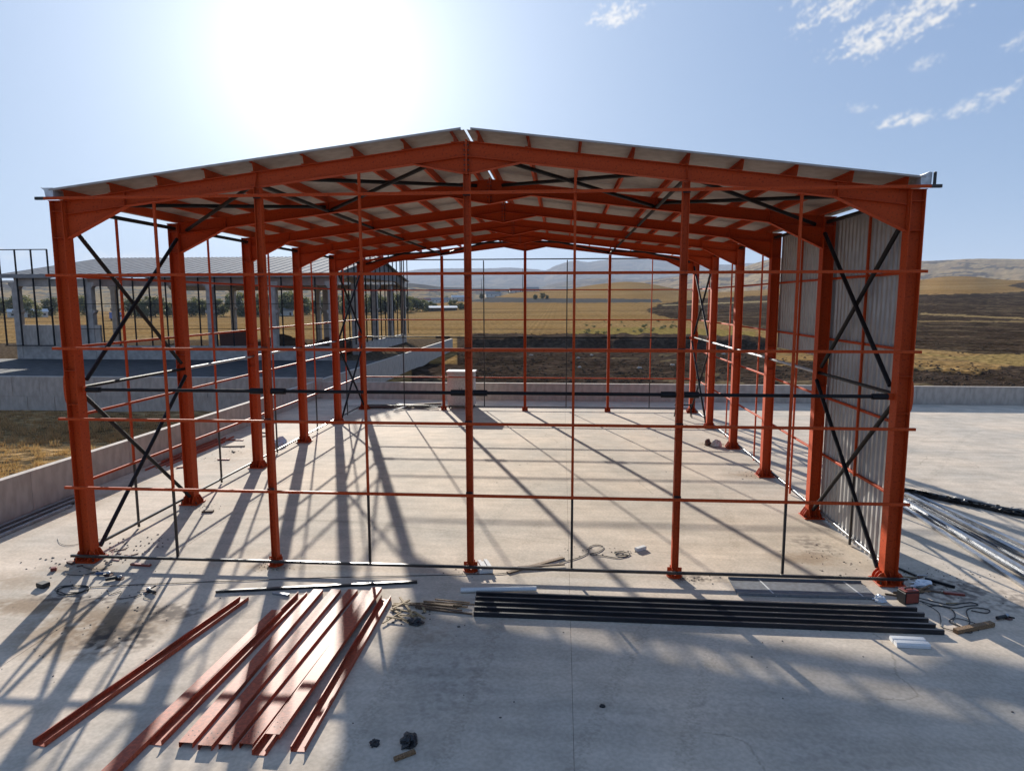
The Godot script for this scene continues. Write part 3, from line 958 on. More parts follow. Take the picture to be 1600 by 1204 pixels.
		part("end_cap", extruded(cap, 0.006), M.gutter, gu, Transform3D(Basis.IDENTITY, Vector3(0, 0, -0.0065 if s == -1 else 5.0 * BAY + 0.4005)))
	for s in [-1, 1]:
		var up := Vector3(s * SLOPE, 1, 0).normalized()
		var o: Vector3 = Vector3(s * 0.1065, roof_y(0.1065), 0) + up * 0.223
		part("ridge_flashing", extruded(rect(0.211, 0.004, 0.001), 5.0 * BAY + 0.3), M.roof, hall, along(o + Vector3(0, 0, 0.18), o + Vector3(0, 0, -30), up))
	hall_member("gutter_bracket", rect(0.05, 0.05, 0.004), Vector3(10.25, 9.16, 0.26), Vector3(10.25, 9.42, 0.26), M.dark_steel, hall)
	# trapezoid wall sheets on the right side
	var sw := BAY / 5.0
	for b in 2:
		var y0 := 0.06 if b == 0 else 4.93
		var y1 := 9.0
		for k in 5:
			var pr := PackedVector2Array()
			var back := PackedVector2Array()
			var ribs := 4
			for i in ribs:
				var p0 := sw * i / ribs
				var pw := sw / ribs
				for q in [[0.0, 0.0], [0.34, 0.0], [0.46, 0.045], [0.88, 0.045]]:
					pr.append(Vector2(p0 + pw * q[0], q[1]))
			pr.append(Vector2(sw - 0.003, 0.0))
			for q in pr:
				back.append(q + Vector2(0, 0.0025))
			back.reverse()
			pr.append_array(back)
			var h0: float = y0 + (0.0 if b == 0 else 0.02 * sin(k * 3.1))
			part("wall_sheet", extruded(pr, y1 - h0), M.cladding, hall, Transform3D(Basis(Vector3(0, 0, -1), Vector3(1, 0, 0), Vector3.UP).orthonormalized(), Vector3(10.236, h0, -b * BAY - k * sw - 0.01)))
	# kicker angle at the foot of the sheets
	hall_member("base_angle", rect(0.05, 0.05, 0.004), Vector3(10.2, 0.2, -0.16), Vector3(10.2, 0.2, -BAY + 0.1), M.galv, hall)

func shoe_parts(c: Node3D, xf: Transform3D, round_plates: bool) -> void:
	var w := 0.62
	var d := 0.58
	var hgt := 0.26 if round_plates else 0.24
	part("base_plate", box(w, 0.03, d), M.red_base, c, xf * turned(Vector3(0, 0.026, 0)))
	var g := pts([0, 0, 0.15, 0, 0.145, 0.07, 0.04, hgt, 0, hgt])
	if round_plates:
		g = PackedVector2Array([Vector2(0, 0), Vector2(0.15, 0)])
		for i in 7:
			var t := deg_to_rad(i * 15.0)
			g.append(Vector2(0.15 * cos(t), 0.06 + (hgt - 0.06) * sin(t)))
	var gm := extruded(g, 0.012)
	for k in [-1, 1]:
		for o in [-0.13, 0.0, 0.13]:
			part("gusset", gm, M.red_base, c, xf * Transform3D(Basis(Vector3.RIGHT * k, Vector3.UP, Vector3.BACK * k), Vector3(k * 0.158, 0.0415, o - 0.006 * k)))
		for o in [-0.154, 0.0, 0.154]:
			part("gusset", gm, M.red_base, c, xf * Transform3D(Basis(Vector3.BACK * k, Vector3.UP, Vector3.LEFT * k), Vector3(o + 0.006 * k, 0.0415, k * (0.148 if o != 0.0 else 0.03))))
	var bolt := extruded(ring(0.016, 8), 0.1)
	for sx in [-1, 1]:
		for sz in [-1, 1]:
			var q := Vector3(sx * 0.25, 0.02, sz * 0.22)
			part("anchor_bolt", bolt, M.dark_steel, c, xf * along(q, q + Vector3.UP))

# ---------------------------------------------------------------- walls and neighbour
func wall_run(called: String, label: String, a: Vector3, b: Vector3, h0: float, h1: float, foot: float, thick: float, step: float, courses := 1) -> void:
	var w := thing(called, label, "wall", Vector3(a.x, 0, a.z))
	var len_ := a.distance_to(b)
	var n := int(round(len_ / step))
	var dir := (b - a).normalized()
	var xf := Transform3D(Basis(dir, Vector3.UP, dir.cross(Vector3.UP)), Vector3.ZERO)
	var gap := 0.006 if courses == 1 else 0.035
	for i in n:
		var l0 := len_ * i / n
		var l1 := len_ * (i + 1) / n
		var ya := lerpf(h0, h1, float(i) / n)
		var yb := lerpf(h0, h1, float(i + 1) / n)
		for c in courses:
			var f0 := float(c) / courses
			var f1 := float(c + 1) / courses
			var sh := (step * 0.5 if c % 2 == 1 else 0.0)
			var p := pts([l0 + gap + sh, lerpf(foot, ya, f0) + gap, l1 - gap + sh, lerpf(foot, yb, f0) + gap, l1 - gap + sh, lerpf(foot, yb, f1), l0 + gap + sh, lerpf(foot, ya, f1)])
			var t := thick + (0.01 * sin(i * 4.7 + c * 2.0) if courses > 1 else 0.003 * sin(i * 3.3))
			part("concrete_block" if courses > 1 else "wall_panel", extruded(p, t), M.concrete, w, xf * Transform3D(Basis.IDENTITY, Vector3(0, 0, -thick / 2)))
	part("wall_core", extruded(pts([0.02, foot, len_ - 0.02, foot, len_ - 0.02, h1 - 0.03, 0.02, h0 - 0.03]), thick - 0.05), M.concrete, w, xf * Transform3D(Basis.IDENTITY, Vector3(0, 0, -thick / 2 + 0.025)))

func walls() -> void:
	wall_run("boundary_wall", "long concrete parapet wall beside the slab running towards the fields", Vector3(-14.75, 0, 6.0), Vector3(-14.75, 0, -86.0), 1.36, 0.86, -1.4, 0.26, 2.45)
	wall_run("parapet_wall", "low grey concrete wall along the rear edge of the slab", Vector3(-14.5, 0, -28.6), Vector3(91.0, 0, -28.9), 1.16, 1.14, -1.4, 0.25, 3.3)
	wall_run("retaining_wall", "concrete block retaining wall below the dark asphalt yard", Vector3(-90.0, 0, -27.3), Vector3(-15.2, 0, -28.6), 1.42, 1.42, -1.4, 0.4, 2.0, 2)
	# raised yard in front of the concrete hall
	var st := begin()
	var down := Transform3D(Basis(Vector3.RIGHT, Vector3.BACK, Vector3.DOWN), Vector3(0, 1.0, 0))
	extrude_to(st, pts([-95.0, -27.55, -15.0, -28.85, -15.0, -46.3, -95.0, -46.3]), 2.0, down)
	struct("asphalt_yard", st.commit(), M.asphalt)
	st = begin()
	extrude_to(st, pts([-95.0, -46.31, -15.0, -46.31, -15.0, -84.0, -58.0, -78.0, -95.0, -60.0]), 2.0, Transform3D(down.basis, Vector3(0, 0.985, 0)))
	struct("earth_pad", st.commit(), M.earth)

func concrete_hall() -> void:
	var h := thing("concrete_hall", "unfinished precast concrete hall with grey roof beyond the yard", "concrete hall", Vector3(-36, 1.0, -46.6))
	h.position = Vector3.ZERO
	var x0 := -52.0
	var x1 := -19.2
	var z0 := -46.6
	var z1 := -75.0
	var zr := -61.0
	var ey := 9.1
	var ry := 11.6
	var sec := rect(0.62, 0.62, 0.03)
	var front := [-51.4, -43.8, -31.6, -25.4, -19.6]
	var corb := pts([-0.31, 0, 0.31, 0, 0.6, 0.35, 0.6, 0.6, -0.6, 0.6, -0.6, 0.35])
	for zz in [z0, zr, z1]:
		for x in front:
			var c := part("column", extruded(sec, 7.6), M.precast, h, along(Vector3(x, 0.9, zz), Vector3(x, 9, zz), Vector3.BACK))
			var inv := c.transform.affine_inverse()
			part("corbel", extruded(corb, 0.55), M.precast, c, inv * Transform3D(Basis.IDENTITY, Vector3(x, 7.9, zz - 0.275)))
			part("mid_corbel", extruded(pts([-0.31, 0, 0.31, 0, 0.5, 0.22, 0.5, 0.4, -0.5, 0.4, -0.5, 0.22]), 0.5), M.precast, c, inv * Transform3D(Basis.IDENTITY, Vector3(x, 5.4, zz - 0.25)))
	for zz in [-53.5, -68.0]:
		part("column", extruded(sec, 7.6), M.precast, h, along(Vector3(-19.6, 0.9, zz), Vector3(-19.6, 9, zz), Vector3.BACK))
	for k in 4:
		var xa: float = front[k]
		var xb: float = front[k + 1]
		for zz in [z0, z1]:
			hallbeam(h, Vector3(xa + 0.005, 8.48, zz), Vector3(xb - 0.005, 8.48, zz), M.precast if k == 0 else M.far_beam)
	for x in front:
		# sloping roof beams
		for q in [[z0, zr], [z1, zr]]:
			part("roof_beam", extruded(rect(0.4, 0.7, 0.02), Vector2(q[1] - q[0], 2.4).length() - 0.2), M.precast, h, along(Vector3(x, ey - 0.45, q[0]), Vector3(x, ry - 0.45, q[1])))
	# roof sheets
	var n := 34
	for q in [[z0 + 0.6, zr + 0.02], [z1 - 0.6, zr - 0.02]]:
		for k in n:
			var xx: float = lerpf(x0 - 0.6, x1 + 0.4, (k + 0.5) / n)
			var a := Vector3(xx, ey + 0.12, q[0])
			var b := Vector3(xx, ry + 0.1, q[1])
			part("roof_sheet", extruded(pts([-0.48, 0, 0.48, 0, 0.48, 0.06, 0.30, 0.06, 0.26, 0.10, 0.14, 0.10, 0.10, 0.06, -0.48, 0.06]), a.distance_to(b)), M.far_roof, h, along(a, b))
	part("fascia", box(x1 - x0 + 1.0, 0.34, 0.05, 0.01), M.far_roof, h, turned(Vector3((x0 + x1) / 2 - 0.1, ey - 0.02, z0 + 0.62)))
	# plinths
	part("plinth", box(31.8, 1.35, 0.3, 0.02), M.precast, h, turned(Vector3(-35.4, 1.665, z0 + 0.1)))
	part("tall_plinth", box(8.6, 2.0, 0.26, 0.02), M.concrete, h, turned(Vector3(-47.2, 3.35, z0 + 0.1)))
	part("plinth", box(0.3, 1.2, 20.0, 0.02), M.precast, h, turned(Vector3(-19.2, 1.6, -63.0)))
	# black cladding posts
	var pm := extruded(rect(0.11, 0.11, 0.008), 6.6)
	var long_ := extruded(rect(0.12, 0.12, 0.008), 9.3)
	for k in 4:
		part("cladding_post", long_, M.black, h, along(Vector3(-52.5 + k * 1.66, 2.35, z0 + 0.5), Vector3(-52.5 + k * 1.66, 20, z0 + 0.5), Vector3.BACK))
	for y in [2.35, 11.62]:
		part("cladding_rail", extruded(rect(0.09, 0.09, 0.008), 5.2), M.black, h, along(Vector3(-52.6, y, z0 + 0.61), Vector3(0, y, z0 + 0.61)))
	var x := -45.7
	while x < -19.6:
		part("cladding_post", pm, M.black, h, along(Vector3(x, 2.35, z0 + 0.4), Vector3(x, 20, z0 + 0.4), Vector3.BACK))
		x += 1.64
	for y in [4.0, 6.4]:
		part("cladding_rail", extruded(rect(0.05, 0.05, 0.004), 26.2), M.black, h, along(Vector3(-45.8, y, z0 + 0.49), Vector3(0, y, z0 + 0.49)))
	var tall := extruded(rect(0.12, 0.12, 0.008), 10.0)
	for k in 15:
		var zz := -47.6 - k * 1.95
		var up := 11.6 - absf(zz - zr) * 0.03
		part("cladding_post", extruded(rect(0.12, 0.12, 0.008), up - 2.2) if k < 9 else tall, M.black, h, along(Vector3(-18.95, 2.2, zz), Vector3(-18.95, 20, zz), Vector3.BACK))
	part("gable_panel", extruded(pts([-z0, 0.0, -zr, 2.5, -z1, 0.0]), 0.05), M.far_roof, h, Transform3D(Basis(Vector3(0, 0, -1), Vector3.UP, Vector3.RIGHT), Vector3(-19.25, ey, 0)))
	# things lying about in front of it
	one("leaning_panel", box(3.0, 2.4, 0.12, 0.02), M.rust, "dark rusty panel leaning against a column of the concrete hall", "panel", turned(Vector3(-31.6, 2.35, -51.0), 12, -18, 8))
	one("earth_heap", lump(2.6, 1.5, 1.8, 0.5, 81), M.clod, "brown heap of earth inside the concrete hall", "heap", turned(Vector3(-26.8, 0.98, -52.0)))
	one("earth_heap", lump(2.2, 1.3, 1.6, 0.6, 82), M.wood_dark, "dark heap of soil by the far columns of the concrete hall", "heap", turned(Vector3(-22.6, 0.98, -55.0)))
	one("folded_net", lump(1.6, 1.0, 0.8, 0.5, 83), M.green_net, "bright green folded netting beside the concrete hall", "net", turned(Vector3(-55.5, 1.6, -45.5)))

func hallbeam(h: Node, a: Vector3, b: Vector3, m: Material) -> void:
	part("eave_beam", extruded(rect(0.5, 0.75, 0.02), a.distance_to(b)), m, h, along(a, b))

# ---------------------------------------------------------------- steel stock on the slab
func stock() -> void:
	# channels: end a, end b, 0 = web up, 1 = open side up; width
	var up_prof := channel(0.22, 0.085, 0.006, 0.018)
	var rows := [
		[Vector3(-4.86, 0, 2.0), Vector3(-5.62, 0, 7.03), 1, "red primed channel lying apart from the row with its open side up", ""],
		[Vector3(-3.64, 0, 1.68), Vector3(-3.88, 0, 6.88), 1, "red channel with open side up next to the flat laid channels", ""],
		[Vector3(-3.85, 0, 2.6), Vector3(-4.16, 0, 8.2), 0, "red channel laid web up and reaching furthest from the hall", ""],
		[Vector3(-3.33, 0, 1.53), Vector3(-3.38, 0, 6.9), 0, "first web-up red channel counted from the open channel in the row", "channels laid web up in a row"],
		[Vector3(-2.92, 0, 1.49), Vector3(-3.06, 0, 6.94), 0, "second web-up red channel counted from the open channel in the row", "channels laid web up in a row"],
		[Vector3(-2.53, 0, 1.47), Vector3(-2.76, 0, 6.9), 0, "third web-up red channel counted from the open channel in the row", "channels laid web up in a row"],
		[Vector3(-2.20, 0, 1.5), Vector3(-2.46, 0, 6.86), 0, "fourth web-up red channel counted from the open channel in the row", "channels laid web up in a row"],
		[Vector3(-2.02, 0, 1.75), Vector3(-2.20, 0, 6.99), 1, "red channel with open side up partly under a flat channel", ""],
		[Vector3(-1.95, 0.092, 1.52), Vector3(-2.10, 0.092, 6.74), 0, "red channel laid web up on top of another channel", ""],
		[Vector3(-1.68, 0, 1.74), Vector3(-1.66, 0, 6.87), 1, "red channel with open side up beside the timber scraps", ""]]
	for c in rows:
		var a: Vector3 = c[0]
		var b: Vector3 = c[1]
		var o := thing("steel_channel", c[3], "channel", Vector3(a.x, a.y + 0.006, a.z), 0, c[4])
		var rel := b - a
		var len_ := rel.length()
		var open_up: bool = c[2] == 1
		# profile frame: web at x = 0 opening to +x; turn so that +x points up (open) or down (web up)
		var d := rel.normalized()
		var upv := Vector3.UP
		var side := upv.cross(d)
		var bs := Basis(upv, -side, d) if open_up else Basis(-upv, side, d)
		var off := Vector3(0, 0 if open_up else 0.085, 0)
		part("channel_body", extruded(up_prof, len_), M.red_channel, o, Transform3D(bs, off))
		if not open_up:
			for e in [0.28, len_ - 0.28]:
				for k in 4:
					var hp: Vector3 = d * (e + (k % 2) * 0.11) + side * (0.05 if k < 2 else -0.05) + Vector3(0, 0.0855, 0)
					part("bolt_hole", extruded(ring(0.011, 8), 0.0015), M.rubber, o, along(hp, hp + Vector3.UP))
	# black box tubes in a row
	var which := ["first", "second", "third", "fourth", "fifth"]
	for k in 5:
		var a := Vector3(0.32 + k * 0.018, 0.056, 1.42 + k * 0.245)
		var b := Vector3(9.90 + 0.03 * sin(k * 2.0), 0.056, 1.52 + k * 0.245)
		one("box_tube", hollow(0.065, 0.10, 0.005, a.distance_to(b)), M.black_tube, which[k] + " long black box tube counted from the grey folded sheet", "tube", along(a, b), "black box tubes in a row")
	one("loose_tube", hollow(0.08, 0.06, 0.004, 4.6), M.dark_steel, "single dark square tube lying above the red channels", "tube", along(Vector3(-5.69, 0.036, 1.69), Vector3(-1.17, 0.036, 0.84)))
	one("tube_offcut", hollow(0.08, 0.05, 0.004, 0.42), M.galv, "short grey tube offcut lying left of the red channels", "tube", along(Vector3(-4.35, 0.03, 1.65), Vector3(-3.95, 0.03, 1.75)))
	# galvanised purlins to the right
	var gp := channel(0.15, 0.06, 0.004, 0.015)
	for k in 7:
		var a := Vector3(13.30 + k * 0.18, 0.01 + (0.064 if k % 3 == 1 else 0.0), -6.3 - k * 0.26)
		var b := Vector3(13.05 + k * 0.34, a.y, 0.9 - k * 0.12)
		var d := (b - a).normalized()
		var side := Vector3.UP.cross(d)
		var bs := Basis(-Vector3.UP, side, d) if k % 2 == 0 else Basis(Vector3.UP, -side, d)
		var off := Vector3(0, 0.06 if k % 2 == 0 else 0.0, 0)
		one("galvanised_purlin", extruded(gp, a.distance_to(b)), M.galv, "shiny galvanised purlin in the bundle beside the clad wall", "purlin", Transform3D(bs, a + off), "galvanised purlins in a bundle")
	# bars stacked along the boundary wall
	for k in 5:
		var a := Vector3(-14.35 + k * 0.17, 0.045, 3.6 - k * 0.2)
		var b := Vector3(-14.40 + k * 0.16, 0.045, -5.4 + k * 0.3)
		one("wall_side_bar", hollow(0.12, 0.08, 0.004, a.distance_to(b)), M.galv if k % 2 == 0 else M.dark_steel, "pale galvanised tube stacked along the boundary wall" if k % 2 == 0 else "dark steel tube stacked along the boundary wall", "tube", along(a, b), "tubes along the boundary wall")
	for k in 6:
		var a := Vector3(-14.2 + (k % 3) * 0.22, 0.02 + (k / 3) * 0.07, -8.8 - k * 0.35)
		var b := Vector3(-14.25 + (k % 3) * 0.26, 0.02 + (k / 3) * 0.07, -13.6 - k * 0.3)
		one("red_offcut_bar", extruded(channel(0.08, 0.06, 0.005), a.distance_to(b)), M.red_channel, "thin red steel section in the heap by the boundary wall", "bar", along(a, b), "red sections heaped by the wall")
	# folded sheet lying flat with straps
	var s := thing("sheet_panel", "grey folded sheet metal panel lying flat before the hall", "sheet", Vector3(6.27, 0, 0.1))
	part("sheet", extruded(pts([0, 0, 0.92, 0, 0.92, 0.07, 0.914, 0.07, 0.914, 0.008, 0.006, 0.008, 0.006, 0.05, 0, 0.05]), 3.1), M.sheet, s, Transform3D(Basis(Vector3(0, 0, 1), Vector3.UP, Vector3(-1, 0, 0)), Vector3(3.1, 0.012, -0.03)))
	for q in [0.78, 2.76]:
		part("strap", box(0.035, 0.004, 0.95, 0.001), M.white, s, turned(Vector3(q, 0.0245, 0.43), 8.0))

# ---------------------------------------------------------------- loose things
func cable(called: String, label: String, points: Array, r := 0.011, m: Material = null, group := "") -> void:
	var st := begin()
	var o := []
	for p in points:
		o.append(Vector3(p[0], 0.018 if p.size() < 3 else p[2], p[1]))
	tube(st, smooth_path(o, 7), r, r, 6)
	one(called, st.commit(), m if m else M.rubber, label, "cable", Transform3D.IDENTITY, group)

func coil(cx: float, cz: float, r: float, turns: float, sd: int) -> Array:
	var g := RandomNumberGenerator.new()
	g.seed = sd
	var o := []
	var n := int(turns * 9)
	for i in n:
		var a := TAU * i / 9.0
		var rr := r * (0.75 + g.randf() * 0.4)
		o.append([cx + cos(a) * rr * 1.5, cz + sin(a) * rr, 0.016 + 0.006 * (i % 5)])
	return o

func grinder(at: Vector3, turn: float, label: String, body: Material) -> void:
	var g := thing("angle_grinder", label, "power tool", at, turn)
	part("body", extruded(ring(0.038, 10), 0.26), body, g, along(Vector3(-0.13, 0.055, 0), Vector3(0.13, 0.055, 0)))
	part("gear_head", lump(0.06, 0.045, 0.05, 0.1, 5, false), M.galv, g, turned(Vector3(0.16, 0.06, 0)))
	part("disc", extruded(ring(0.10, 18), 0.006), M.rust, g, along(Vector3(0.17, 0.014, 0.0), Vector3(0.17, 0.1, 0.01)))
	part("side_handle", extruded(ring(0.018, 8), 0.12), M.rubber, g, along(Vector3(0.15, 0.06, 0.05), Vector3(0.13, 0.1, 0.2)))

func loose_things() -> void:
	rng.seed = 9
	# power cabinet behind the rear rails
	var c := thing("power_cabinet", "tall cream metal power cabinet standing behind the rear rails", "cabinet", Vector3(-4.05, 0, -25.4))
	part("body", box(1.66, 2.05, 0.9, 0.02), M.cream, c, turned(Vector3(0, 1.205, 0)))
	part("roof_cap", box(1.82, 0.09, 1.06, 0.015), M.white, c, turned(Vector3(0, 2.28, 0)))
	for s in [-1, 1]:
		var d := part("door", box(0.78, 1.9, 0.02, 0.005), M.cream, c, turned(Vector3(s * 0.4, 1.2, 0.462)))
		part("handle", box(0.03, 0.16, 0.03, 0.004), M.dark_steel, d, turned(Vector3(-s * 0.32, 0.0, 0.027)))
		for z in [-0.35, 0.35]:
			part("leg", box(0.08, 0.17, 0.08), M.dark_steel, c, turned(Vector3(s * 0.74, 0.09, z)))
	# foam profiles
	var foam := pts([0, 0, 0.34, 0, 0.34, 0.12, 0.28, 0.12, 0.28, 0.17, 0.20, 0.17, 0.20, 0.12, 0.12, 0.12, 0.12, 0.17, 0.04, 0.17, 0.04, 0.12, 0, 0.12])
	one("foam_block", extruded(foam, 0.5), M.foam, "white ribbed foam block beside the middle front column", "foam block", turned(Vector3(0.22, 0.006, 0.16), 200, 0, 0).translated(Vector3(0.35, 0, -0.05)))
	for k in 2:
		one("foam_strip", extruded(pts([0, 0, 0.15, 0, 0.15, 0.05, 0.13, 0.09, 0.02, 0.09, 0, 0.05]), 0.62), M.foam, "white foam strip lying below the ends of the black tubes", "foam block", Transform3D(Basis(Vector3.UP, PI / 2 - 0.03), Vector3(8.74, 0.006, 2.93 + k * 0.17)), "foam strips by the tubes")
	one("plastic_roll", extruded(ring(0.07, 14, 0.055), 1.75), M.white, "white roll of plastic sheet above the black tubes", "roll", along(Vector3(-0.06, 0.062, 1.27), Vector3(1.66, 0.062, 1.08)))
	# timber scraps
	var names := ["thin weathered timber strip in the scrap heap by the channels", "pale broken timber strip in the scrap heap by the channels"]
	for k in 26:
		var pale := k % 2 == 1
		var px: float = rng.randf_range(-1.38, -0.75) if pale else rng.randf_range(-0.95, -0.1)
		var pz: float = rng.randf_range(1.85, 2.75) if pale else rng.randf_range(1.82, 2.3)
		var ln: float = rng.randf_range(0.25, 0.7) if pale else rng.randf_range(0.5, 1.3)
		var w: float = rng.randf_range(0.025, 0.05)
		one("timber_strip", box(ln, 0.022, w, 0.003), [M.wood, M.wood_pale, M.wood_dark, M.wood_pale][k % 4], names[1] if pale else names[0], "timber", turned(Vector3(px, 0.018 + 0.006 * (k % 9), pz), rng.randf_range(-70, 70) if pale else rng.randf_range(-14, 8), 0, rng.randf_range(-2, 2)), "timber scraps by the channels")
	one("black_bag_scrap", lump(0.16, 0.08, 0.12, 0.7, 91), M.film, "small black plastic scrap at the edge of the timber heap", "scrap", turned(Vector3(-0.78, 0.004, 2.82)))
	one("plank", box(1.75, 0.03, 0.11, 0.004), M.wood, "long brown plank lying across the front bottom rail", "timber", turned(Vector3(1.62, 0.022, -0.42), 38))
	one("plank", box(1.2, 0.03, 0.09, 0.004), M.wood_dark, "dark plank lying beside the front bottom rail", "timber", turned(Vector3(1.75, 0.054, -0.30), 14))
	one("timber_beam", box(1.02, 0.09, 0.11, 0.008), M.wood, "short thick timber beam right of the black tubes", "timber", turned(Vector3(10.66, 0.05, 2.25), 22))
	# tool box and cables by the right corner
	var t := thing("welding_machine", "small red and black welding machine near the right corner column", "tool", Vector3(9.95, 0, 1.05), 0.25)
	part("body", box(0.36, 0.27, 0.24, 0.02), M.rubber, t, turned(Vector3(0, 0.145, 0)))
	part("front_panel", box(0.30, 0.22, 0.015, 0.006), M.plastic_red, t, turned(Vector3(0, 0.15, 0.1285)))
	part("top_cover", box(0.34, 0.03, 0.22, 0.006), M.plastic_red, t, turned(Vector3(0, 0.297, 0)))
	part("handle", box(0.22, 0.025, 0.03, 0.005), M.rubber, t, turned(Vector3(0, 0.345, 0)))
	for s in [-1, 1]:
		part("handle_leg", box(0.02, 0.03, 0.03, 0.003), M.rubber, t, turned(Vector3(s * 0.09, 0.322, 0)))
	cable("welding_cable", "black cable running from the welding machine past the tube ends", [[10.12, 1.1, 0.08], [10.4, 1.15], [10.7, 1.35], [10.6, 1.7], [10.35, 1.95], [10.5, 2.2], [10.75, 1.95], [10.9, 1.6], [11.05, 1.35], [11.3, 1.25], [11.5, 1.35], [11.35, 1.5], [11.1, 1.4]])
	cable("welding_cable", "black cable looped on the slab right of the welding machine", [[10.15, 1.0, 0.1], [10.45, 0.95], [10.8, 1.15], [11.1, 1.05], [11.35, 1.0], [11.4, 1.12], [11.15, 1.18], [10.8, 1.3], [10.55, 1.2], [10.3, 1.25]])
	cable("welding_cable", "thin black cable trailing toward the thick timber beam", [[10.2, 1.15, 0.06], [10.35, 1.5], [10.2, 1.9], [10.05, 2.2], [10.3, 2.4], [10.55, 2.38], [10.4, 2.0], [10.6, 1.8], [10.85, 2.05], [10.7, 2.32]], 0.008)
	one("steel_offcut", hollow(0.06, 0.06, 0.004, 0.62), M.black, "short black tube offcut beside the right corner column", "offcut", along(Vector3(10.98, 0.035, -0.22), Vector3(11.42, 0.035, 0.24)))
	one("steel_offcut", box(0.42, 0.05, 0.08), M.plastic_red, "small red steel offcut on the dusty slab at right", "offcut", turned(Vector3(11.2, 0.03, 0.58), -12))
	one("steel_offcut", hollow(0.05, 0.05, 0.004, 0.6), M.dark_steel, "dark bar end lying behind the right corner column", "offcut", along(Vector3(10.62, 0.03, -0.95), Vector3(10.85, 0.03, -0.42)))
	one("clear_film", lump(0.24, 0.08, 0.16, 0.8, 92), M.clear_film, "crumpled clear plastic film by the right corner column", "film", turned(Vector3(10.72, 0.004, 0.12), 20))
	one("clear_film", lump(0.13, 0.10, 0.12, 0.6, 93), M.clear_film, "small clear plastic cup at the end of the grey sheet", "film", turned(Vector3(9.35, 0.004, 1.05)))
	for k in 5:
		one("timber_lath", box(rng.randf_range(0.5, 0.9), 0.025, 0.04, 0.003), M.wood if k % 2 == 0 else M.wood_dark, "thin timber lath scattered at the foot of the right corner column", "timber", turned(Vector3(9.9 + k * 0.19, 0.02 + 0.012 * k, 0.78 - k * 0.10), -20.0 + k * 14.0), "laths at the right corner")
	for k in 14:
		var ln := rng.randf_range(0.12, 0.5)
		one("splinter", box(ln, 0.018, rng.randf_range(0.02, 0.05), 0.002), [M.wood_pale, M.wood_dark, M.galv, M.rust][k % 4], "small splinter in the litter round the right corner column", "scrap", turned(Vector3(10.75 + rng.randfn() * 0.35, 0.014 + 0.004 * (k % 4), 0.1 + rng.randfn() * 0.38), rng.randf_range(-90, 90)), "splinters round the right corner")
	for k in 8:
		var ln := rng.randf_range(0.12, 0.4)
		one("steel_shaving", box(ln, 0.015, rng.randf_range(0.02, 0.04), 0.002), M.rust if k % 2 else M.plastic_red, "thin red steel scrap in the litter round the left corner column", "scrap", turned(Vector3(-9.6 + rng.randfn() * 0.5, 0.014, -0.1 + rng.randfn() * 0.5), rng.randf_range(-90, 90)), "scraps round the left corner")
	grinder(Vector3(11.5, 0, 1.75), 0.4, "dark angle grinder lying on the slab at far right", M.rubber)
	# left corner litter
	grinder(Vector3(-9.0, 0, 0.95), 0.1, "blue angle grinder lying in front of the left corner column", M.blue_tool)
	grinder(Vector3(-7.15, 0, 1.82), 2.6, "black angle grinder lying beside tangled cable on the slab", M.rubber)
	grinder(Vector3(-8.55, 0, 1.22), 0.6, "small black grinder lying next to the blue one", M.rubber)
	one("speaker_box", box(0.26, 0.11, 0.17, 0.02), M.rubber, "small dark box with pale lid on the slab at far left", "box", turned(Vector3(-9.92, 0.06, 1.68), -20))
	cable("extension_cable", "long thin black cable stretched across the slab before the hall", [[-9.2, 1.72], [-8.0, 1.47], [-6.5, 1.2], [-5.07, 0.97], [-3.5, 0.72], [-2.06, 0.53], [-0.8, 0.38], [0.03, 0.27], [0.9, 0.12], [1.6, -0.35]], 0.009)
	cable("coiled_cable", "coiled black cable on the slab near the left corner column", coil(-9.1, 1.8, 0.24, 3.4, 4), 0.009)
	cable("tangled_cable", "tangled thin cable trailing to the black grinder", [[-8.3, 1.75], [-8.05, 1.95], [-7.9, 1.8], [-7.75, 2.15], [-7.5, 2.1], [-7.35, 1.9], [-7.5, 1.75], [-7.25, 1.72], [-7.2, 2.05], [-7.0, 2.15]], 0.008)
	cable("tangled_cable", "short loose cable loop left of the corner column foot", [[-9.9, 0.45], [-9.6, 0.6], [-9.3, 0.62], [-9.15, 0.52], [-9.4, 0.95], [-9.75, 1.0], [-10.0, 0.92]], 0.008)
	cable("tangled_cable", "thin wire lying on the slab left of the hall", [[-12.0, -1.4], [-11.6, -1.0], [-11.2, -0.9], [-10.9, -1.3], [-10.5, -1.6]], 0.006)
	cable("loose_cable", "looped black cable inside the hall right of the plank", [[2.2, -0.6], [2.7, -1.0], [2.95, -1.35], [3.0, -1.75], [3.2, -1.95], [3.4, -1.8], [3.25, -1.45], [3.0, -1.25], [3.4, -1.15], [3.7, -1.05], [4.0, -1.2]], 0.010)
	cable("loose_cable", "small knot of cable on the slab inside the hall", coil(3.85, -1.35, 0.13, 2.0, 6), 0.010)
	one("foam_scrap", box(0.34, 0.09, 0.11, 0.01), M.white, "white scrap piece lying inside the hall near the cables", "scrap", turned(Vector3(4.38, 0.05, -1.68), 38))
	one("steel_scrap", box(0.55, 0.05, 0.09), M.plastic_red, "red steel offcut right of the left corner column", "offcut", turned(Vector3(-8.42, 0.03, 0.3), -6))
	one("steel_scrap", box(0.22, 0.05, 0.10), M.rust, "rusty steel piece left of the left corner column", "offcut", turned(Vector3(-10.3, 0.03, 0.3), -24))
	one("steel_scrap", box(0.13, 0.08, 0.10), M.plastic_red, "small red block on the slab left of the corner column", "offcut", turned(Vector3(-10.4, 0.045, 0.75), 30))
